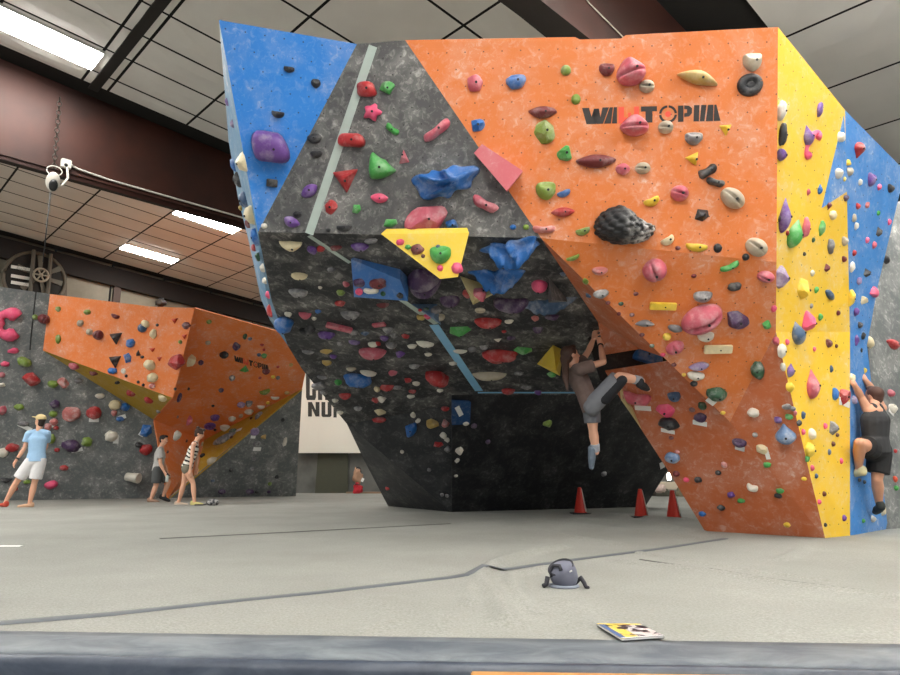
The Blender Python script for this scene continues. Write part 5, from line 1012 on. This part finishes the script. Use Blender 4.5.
quad_slab('pages', [cen + (p - cen) * .985 for p in mp], .010, .0165, M['white'], mgz); quad_slab('back_cover', mp, .008, .010, M['black'], mgz)
# small chalk bag near the bending person
gb = G(212.5, 505.5); cb2 = thing('chalk_bag', gb, 'small grey patterned chalk bag on the mat by the bending person', 'chalk bag')
tb = NT('patterned_bag', .8); tb.color(tb.mix(tb.ramp(tb.noise(tb.pos(), 22, 2), .45, .55), rgb((58, 58, 62)), rgb((160, 158, 156))))
bm = bmesh.new(); ell(bm, gb + V3((0, 0, .06)), .13, .1, .075, V3((1, 0, 0)), V3((0, 1, 0)), V3((0, 0, 1)))
for v in bm.verts: v.co.z = max(v.co.z + .012 * noise.noise(v.co * 9), .002)
obj('bag_body', bm, tb.m, cb2, True)
bm = bmesh.new(); add_tube(bm, [gb + V3(p) for p in ((-.1, 0, .03), (-.2, -.03, .015), (-.3, 0, .014), (-.36, -.02, .012))], .014, 6); obj('belt', bm, bdk, cb2, True)
# ------------------------------------------------------------------ things on and by the back walls
def vplane_at(x, y, s_off): return None
pEW = Plane(EW(0, 0, .09), EW(5, 0, .09), EW(0, 3, .09))
pBN = Plane(V3((-6, 22.6, 0)), V3((0, 22.9, 0)), V3((-6, 22.6, 3)))
def back_slab(name, q, plane, th, mat, parent=None): return obj(name, slab_bm([plane.at(*p) for p in q], plane.n, th), mat, parent)
# block wall under the banner and the banner
tk = NT('block_wall', .75); tk.color(tk.mix(tk.ramp(tk.noise(tk.pos(), 1.2, 4), .3, .7), rgb((84, 86, 82)), rgb((120, 122, 118))))
pbw = Plane(V3((-6, 22.85, 0)), V3((0, 23.15, 0)), V3((-6, 22.85, 3)))
struct(back_slab('wall_left', [(286, 300), (480, 300), (480, 500), (286, 500)], pbw, .15, tk.m), 'grey block wall below the banner')
back_slab_o = back_slab('door_1', [(318, 453), (348, 453), (348, 493.5), (315, 493.5)], Plane(V3((-6, 22.78, 0)), V3((0, 23.08, 0)), V3((-6, 22.78, 3))), .05, plain('olive_door', (74, 76, 62), .6)); struct(back_slab_o, 'dark olive door panel below the banner')
ban = thing('banner', pBN.at(345, 453), 'white vinyl banner with black letters hanging on the back wall', 'banner')
tbn = NT('banner_vinyl', .5); nb = tbn.noise(tbn.scale(tbn.pos(), (3, 1, .7)), 1.5, 3); tbn.color(rgb((232, 230, 218))); tbn.bump(nb, .6, .05)
back_slab('sheet', [(300, 366), (420, 356), (420, 453), (297, 453)], pBN, .03, tbn.m, ban)
def bletters(polys, parent):
    bm = bmesh.new()
    for P in polys: bm.faces.new([bm.verts.new(pBN.at(x, y, .012)) for x, y in P])
    bm.normal_update(); bmesh.ops.triangulate(bm, faces=bm.faces[:]); return obj('lettering', bm, plain('banner_black', (52, 52, 50), .6), parent)
bl_ = []
def blk(x, y, w, h, pat): 
    for P in pat: bl_.append([(x + w * u, y + h * v) for u, v in P])
CH = dict(C=[[(.0, .12), (.2, 0), (.9, 0), (1, .1), (1, .35), (.62, .35), (.62, .16), (.38, .16), (.38, .84), (.62, .84), (.62, .62), (1, .62), (1, .9), (.9, 1), (.1, 1), (0, .9)]],
    R=[[(0, 0), (.8, 0), (1, .12), (1, .45), (.85, .54), (1, .62), (1, 1), (.64, 1), (.64, .62), (.38, .62), (.38, 1), (0, 1)]],
    N=[[(0, 0), (.34, 0), (.66, .55), (.66, 0), (1, 0), (1, 1), (.66, 1), (.34, .45), (.34, 1), (0, 1)]],
    U=[[(0, 0), (.38, 0), (.38, .82), (.62, .82), (.62, 0), (1, 0), (1, .9), (.88, 1), (.12, 1), (0, .9)]],
    M=[[(0, 0), (.3, 0), (.5, .45), (.7, 0), (1, 0), (1, 1), (.76, 1), (.76, .4), (.5, .85), (.24, .4), (.24, 1), (0, 1)]],
    E=[[(0, 0), (1, 0), (1, .17), (.4, .17), (.4, .4), (.9, .4), (.9, .58), (.4, .58), (.4, .83), (1, .83), (1, 1), (0, 1)]])
blk(306, 371, 10, 29, CH['C']); blk(318, 371, 11, 29, CH['R']); blk(308, 402, 11.5, 14.5, CH['N']); blk(321.5, 402, 10, 15, CH['U']); blk(333.5, 402.5, 13, 15, CH['M'])
bletters(bl_, ban)
# ledge and red bag
ldg = back_slab('low_ledge', [(346, 492), (440, 492), (440, 494), (346, 494)], Plane(V3((-6, 22.3, 0)), V3((0, 22.6, 0)), V3((-6, 22.3, 3))), .4, plain('ledge_wood', (150, 124, 100), .6)); tag(ldg, 'low brownish ledge at the foot of the grey wall under the banner', 'ledge')
def lump(name, c, rx, ry, rz, mat, label, cat, seed=0, kids=None):
    root = thing(name, c - V3((0, 0, rz)), label, cat); bm = bmesh.new(); ell(bm, c, rx, ry, rz, V3((1, 0, 0)), V3((0, 1, 0)), V3((0, 0, 1)))
    for v in bm.verts: v.co += (v.co - c) * (.5 * noise.noise((v.co - c) * 9 + V3((seed, 0, 0))) + .25 * noise.noise((v.co - c) * 22 + V3((seed, 3, 0)))); v.co.z = max(v.co.z, c.z - rz * .9)
    obj('bag_body', bm, mat, root, True); return root
rb = lump('bag', atY(357.5, 489, 22.25), .15, .12, .19, fab('bag_red', (196, 44, 56)), 'red bag on the low ledge under the white banner', 'bag', 1)
bm = bmesh.new(); c = atY(357, 485.6, 22.2); add_tube(bm, [c + V3((-.07, 0, 0)), c + V3((-.04, -.05, .05)), c + V3((.04, -.05, .05)), c + V3((.07, 0, 0))], .014, 6); obj('handle', bm, bdk, rb, True)
tbg = lump('bag', atY(357.5, 477, 22.3), .14, .1, .27, fab('bag_tan', (176, 138, 112)), 'tan cloth bundle with a dark strap hanging above the red bag', 'bag', 4)
bm = bmesh.new(); c = atY(358.5, 469, 22.16); add_tube(bm, [c + V3((-.07, 0, .02)), c + V3((0, -.02, .06)), c + V3((.07, 0, .0)), c + V3((.08, 0, -.1))], .02, 6); obj('strap', bm, bdk, tbg, True)
pp = bmesh.new(); add_box(pp, atY(362.5, 480, 22.2), (.08, .02, .12), Matrix.Rotation(.4, 3, 'Y')); tag(obj('paper_note', pp, M['white']), 'small white paper note right of the tan cloth bundle', 'note')
# behind the gap of the arch
cwm = plain('cream_paint', (226, 212, 188), .6); bk_ = plain('dark_clutter', (60, 56, 50), .7, 0, .4, 6)
bm = bmesh.new(); add_box(bm, (7.2, 25.2, 1.5), (9, .2, 3.8)); struct(obj('wall_right', bm, plain('grey_plaster', (150, 148, 142), .7)), 'grey wall seen through the arch')
def px_box(name, x0, y0, x1, y1, Y, th, mat, label, cat):
    a, b = atY(x0, y1, Y), atY(x1, y0, Y); bm = bmesh.new(); add_box(bm, ((a.x + b.x) / 2, Y + th / 2, (a.z + b.z) / 2), (b.x - a.x, th, b.z - a.z)); bmesh.ops.bevel(bm, geom=bm.edges[:], offset=.02, segments=2, affect='EDGES')
    return tag(obj(name, bm, mat), label, cat)
px_box('counter', 650, 482, 700, 489.5, 21, .8, cwm, 'cream counter seen through the bright gap of the arch', 'counter')
lp = thing('lamp', atY(669.3, 482, 21.3), 'bright white upright lamp standing on the cream counter', 'lamp')
c0 = atY(669.3, 482, 21.3); bm = bmesh.new(); add_lathe(bm, [(.09, 0), (.09, .02), (.03, .03), (.03, .06)], 16, Matrix.Translation(c0)); obj('base', bm, M['black'], lp, True)
bm = bmesh.new(); add_lathe(bm, [(.045, .05), (.06, .08), (.055, .25), (.02, .28)], 16, Matrix.Translation(c0)); obj('shade', bm, emit('lamp_glow', (255, 250, 240), 6), lp, True)
for k, (x, y, rx, rz, col, lab) in enumerate(((655, 493.5, .16, .16, (66, 60, 54), 'dark bag on the floor left of the rightmost cone top'), (664, 494.5, .2, .14, (80, 78, 66), 'olive grey bag heaped below the cream counter'), (681, 493.5, .16, .16, (120, 112, 90), 'khaki bag below the cream counter beside the orange leg'), (660.5, 489, .14, .12, (214, 190, 180), 'pale pink jacket bundle at the left end of the counter'))):
    lump('bag' if k < 3 else 'jacket', atY(x, y, 20 - .2 * k), rx, .15, rz, fab('clutter_%d' % k, col), lab, 'bag' if k < 3 else 'jacket', k * 3 + 2)
# cord reel hanging from the left rafter
cy_ = 12.45
def onb(x, y, off=.25): return on_beam(x, y, cy_, off)
reel = thing('cord_reel', onb(53, 180), 'white and black retractable cord reel hanging below the left rafter', 'cord reel')
pc = onb(53, 182); rd_ = (pc - CAM).normalized(); tx = V3((0, 0, 1)).cross(-rd_).normalized()
rm = Matrix((tx, (-rd_).cross(tx), -rd_)).transposed().to_4x4(); k_ = (pc - CAM).length / ray(53, 182).length
bm = bmesh.new(); add_lathe(bm, [(6.8 * k_, -3 * k_), (8 * k_, -2 * k_), (8 * k_, 2 * k_), (6.8 * k_, 3 * k_)], 26, Matrix.Translation(pc) @ rm @ Matrix.Diagonal((.8, 1.25, 1, 1))); obj('housing', bm, plain('reel_white', (206, 200, 190), .5), reel, True)
bm = bmesh.new(); add_lathe(bm, [(4.4 * k_, 2.6 * k_), (4.4 * k_, 3.8 * k_), (2 * k_, 4.2 * k_)], 22, Matrix.Translation(pc) @ rm @ Matrix.Translation((.6 * k_, -3.2 * k_, 0)) @ Matrix.Diagonal((.9, 1.35, 1, 1))); obj('drum', bm, M['black'], reel, True)
bm = bmesh.new(); add_tube(bm, [pc + tx * (9 * math.cos(a) * k_ * .75) + V3((0, 0, (12 + 5 * math.sin(a)) * k_)) for a in [2 * math.pi * i / 20 for i in range(21)]], .6 * k_, 6); obj('cord_loop', bm, wc, reel, True)
bm = bmesh.new(); add_tube(bm, [onb(50.5, 192), onb(47, 225), onb(43, 262)], .010, 6); obj('cord', bm, M['black'], reel, True)
bm = bmesh.new(); ch0, ch1 = onb(60, 97, .2), onb(54, 168, .22); nl = 16
for i in range(nl):
    a, b = ch0.lerp(ch1, i / nl), ch0.lerp(ch1, (i + 1.15) / nl); sd_ = (tx if i % 2 else Vs)
    mid = (a + b) / 2; add_tube(bm, [mid + (b - a) * .5 * math.cos(t) + sd_ * .035 * math.sin(t) for t in [2 * math.pi * j / 10 for j in range(11)]], .009, 5)
tag(obj('chain', bm, M['steel'], None, True), 'dark steel chain down the left rafter holding the cord reel', 'chain')
jb = bmesh.new(); add_box(jb, onb(66, 164, .06), (.16, .08, .16), Matrix.Rotation(-AZ + math.pi / 2, 3, 'Z')); bmesh.ops.bevel(jb, geom=jb.edges[:], offset=.012, segments=2, affect='EDGES')
jo = obj('junction_box', jb, wc); tag(jo, 'small white junction box at the lower edge of the left rafter', 'junction box')
jb = bmesh.new(); add_lathe(jb, [(.03, -.02), (.03, .0)], 10, Matrix.Translation(onb(66, 165, .11)) @ rm); obj('socket', jb, M['black'], jo)
bm = bmesh.new(); add_tube(bm, [onb(67, 168, .1), onb(68, 178, .18), onb(62, 186, .24), onb(58, 186, .25)], .02, 6); obj('cable', bm, wc, jo, True)
# exhaust fan in the end wall
fan = thing('exhaust_fan', pEW.at(36, 292), 'large round exhaust fan with spoked pulley wheel high on the back wall', 'fan')
def fcirc(px, py, r, off, n=40): 
    c = pEW.at(px, py, off); k = (c - CAM).length / ray(px, py).length; return [c + Us * (r * k * math.cos(2 * math.pi * i / n)) + V3((0, 0, r * k * math.sin(2 * math.pi * i / n))) for i in range(n)]
fm = plain('fan_frame', (84, 76, 62), .6); fd = plain('fan_dark', (28, 26, 22), .8); fl = plain('fan_blade', (92, 88, 76), .5, .2)
back_slab('frame_plate', [(7, 246), (67, 262), (67, 300), (5, 300)], Plane(EW(0, 0, .12), EW(5, 0, .12), EW(0, 3, .12)), .03, fm, fan)
bm = bmesh.new(); q = fcirc(35, 279, 27, .09); bm.faces.new([bm.verts.new(p) for p in q]); obj('opening', bm, fd, fan)
bm = bmesh.new(); q = fcirc(35, 279, 27, .10, 40); add_tube(bm, q + [q[0]], .05, 8, False); obj('ring', bm, fm, fan, True)
for a in (35, 95, 165, 230, 290, 350):
    bm = bmesh.new(); c = pEW.at(40, 276, .14); k = (c - CAM).length / ray(40, 276).length; u1 = Us * math.cos(math.radians(a)) + V3((0, 0, math.sin(math.radians(a)))); v1 = Vs.cross(u1)
    pts = [c + u1 * 5 * k + v1 * 1.6 * k, c + u1 * 21 * k + v1 * 3 * k, c + u1 * 21 * k - v1 * 2.4 * k, c + u1 * 5 * k - v1 * 1.2 * k]
    obj('blade', slab_bm(pts, -Vs, .012), fl, fan)
for y in (267, 276, 282.5):
    bm = bmesh.new(); a, b = pEW.at(11, y, .13), pEW.at(31, y + 2.5, .13); add_box(bm, (a + b) / 2, ((b - a).length, .02, .09), Matrix.Rotation(-AZ + math.pi / 2, 3, 'Z')); obj('louver', bm, plain('louver_white', (214, 214, 206), .4), fan)
bm = bmesh.new(); q = fcirc(41, 275, 6.6, .36, 24); add_tube(bm, q + [q[0]], .03, 8, False)
c = pEW.at(41, 275, .36); k = (c - CAM).length / ray(41, 275).length
for a in range(6): add_tube(bm, [c, c + Us * (6.4 * k * math.cos(a * math.pi / 3)) + V3((0, 0, 6.4 * k * math.sin(a * math.pi / 3)))], .022, 6)
ell(bm, c, .06, .06, .06, V3((1, 0, 0)), V3((0, 1, 0)), V3((0, 0, 1))); obj('pulley_wheel', bm, plain('pulley', (150, 140, 122), .5, .3), fan, True)
for (x0, y0, x1, y1) in ((34, 250, 30, 296), (51, 254, 47.5, 298)):
    bm = bmesh.new(); add_tube(bm, [pEW.at(x0, y0, .2), pEW.at(x1, y1, .2)], .055, 6); obj('support_bar', bm, fm, fan)
px_b = atY(161, 303, 17.2); sb = thing('loudspeaker', px_b - V3((0, 0, .1)), 'small dark rounded speaker box behind the top of the far orange wall', 'speaker')
bm = bmesh.new(); add_box(bm, px_b, (.27, .2, .26)); bmesh.ops.bevel(bm, geom=bm.edges[:], offset=.07, segments=3, affect='EDGES'); obj('cabinet', bm, M['black'], sb, True)
bm = bmesh.new(); add_lathe(bm, [(.07, 0), (.08, .012), (.05, .016)], 18, Matrix.Translation(px_b + V3((0, -.1, 0))) @ Matrix.Rotation(math.pi / 2, 4, 'X')); obj('grille', bm, M['steel'], sb, True)
bm = bmesh.new(); add_box(bm, px_b + V3((0, .06, -.5)), (.05, .05, .8)); obj('bracket', bm, M['steel'], sb)
# ------------------------------------------------------------------ light fixtures
tube = emit('tube_light', (255, 252, 246), LAMP)
def fixture(s0, s1, v0, v1, label, group='fluorescent ceiling lights', drop=-.05, up=False):
    root = thing('ceiling_light', RP((s0 + s1) / 2, (v0 + v1) / 2, drop), label, 'ceiling light', group)
    def qd(a, b, c, d, z0, z1, nm, mat):
        bm = bmesh.new(); lo = [bm.verts.new(RP(s, v, z0)) for s, v in ((a, c), (b, c), (b, d), (a, d))]; hi = [bm.verts.new(RP(s, v, z1)) for s, v in ((a, c), (b, c), (b, d), (a, d))]
        bm.faces.new(lo[::-1]); bm.faces.new(hi)
        for i in range(4): bm.faces.new((lo[i], lo[(i + 1) % 4], hi[(i + 1) % 4], hi[i]))
        return obj(nm, bm, mat, root)
    qd(s0 - .02, s1 + .02, v0 - .02, v1 + .02, drop + .0, drop + .05, 'frame', plain('fixture_frame', (222, 220, 214), .5)); qd(s0, s1, v0, v1, drop - .012, drop - .0005, 'diffuser', tube)
    if up: qd(s0, s1, v0, v1, drop + .0505, drop + .07, 'diffuser', tube)
fixture(1.1, 2.7, 10.88, 11.46, 'large fluorescent ceiling light at upper left in front of the red rafter')
fixture(5.98, 7.55, 15.75, 16.22, 'fluorescent ceiling light beyond the rafter, nearer the blue panel')
fixture(5.95, 7.45, 19.46, 19.96, 'fluorescent ceiling light deepest at the left, above the orange wall')
for s in (-4.4, .6, 5.6, 10.6):
    for v in (1.2, -2.6, -6.6):
        fixture(s, s + 1.6, v - .28, v + .28, 'unseen fluorescent pendant light added to brighten the boulder and ceiling', 'fluorescent ceiling lights', -.7, s < 8)  # added out of view; most also glow upward to light the ceiling
for s, v in ((-8.0, 10.88), (-3.6, 10.88), (-.9, 10.88), (-2.4, 8.2), (-5.6, 8.2), (-1.8, 13.8), (-5.2, 13.8), (-8.5, 13.8)): fixture(s, s + 1.6, v, v + .56, 'unseen fluorescent ceiling light added by the left rafter to brighten the far left')  # lamps added out of view to brighten the far left
for s, v in ((.2, 15.75), (-3.2, 15.75), (-7, 15.75), (-.4, 19.4), (-4, 19.4)): fixture(s, s + 1.6, v, v + .47, 'unseen fluorescent ceiling light added to the far row to brighten the left wall')  # far row extended out of view to brighten the left wall
for s, v in ((9.2, 15.75), (12.45, 15.75), (12.45, 19.4), (15.7, 19.4)): fixture(s, s + 1.6, v, v + .47, 'unseen fluorescent ceiling light added behind the boulder to brighten the banner')  # lamps added out of sight to brighten the banner area
for s in (13, 18): fixture(s, s + 1.6, 6.6, 7.1, 'unseen fluorescent ceiling light added over the right side of the hall')  # unseen lamps added for extra light on the right
# ------------------------------------------------------------------ daylight
w = bpy.data.worlds.new('world'); bpy.context.scene.world = w; w.use_nodes = True
bg = w.node_tree.nodes['Background']; bg.inputs[0].default_value = (.86, .93, 1.0, 1); bg.inputs[1].default_value = WORLD
sc = bpy.context.scene
sc.view_settings.view_transform = 'Standard'; sc.view_settings.look = 'None'; sc.view_settings.exposure = EXPO; sc.view_settings.gamma = 1; sc.view_settings.use_curve_mapping = False
sc.cycles.max_bounces = 6; sc.cycles.diffuse_bounces = 4
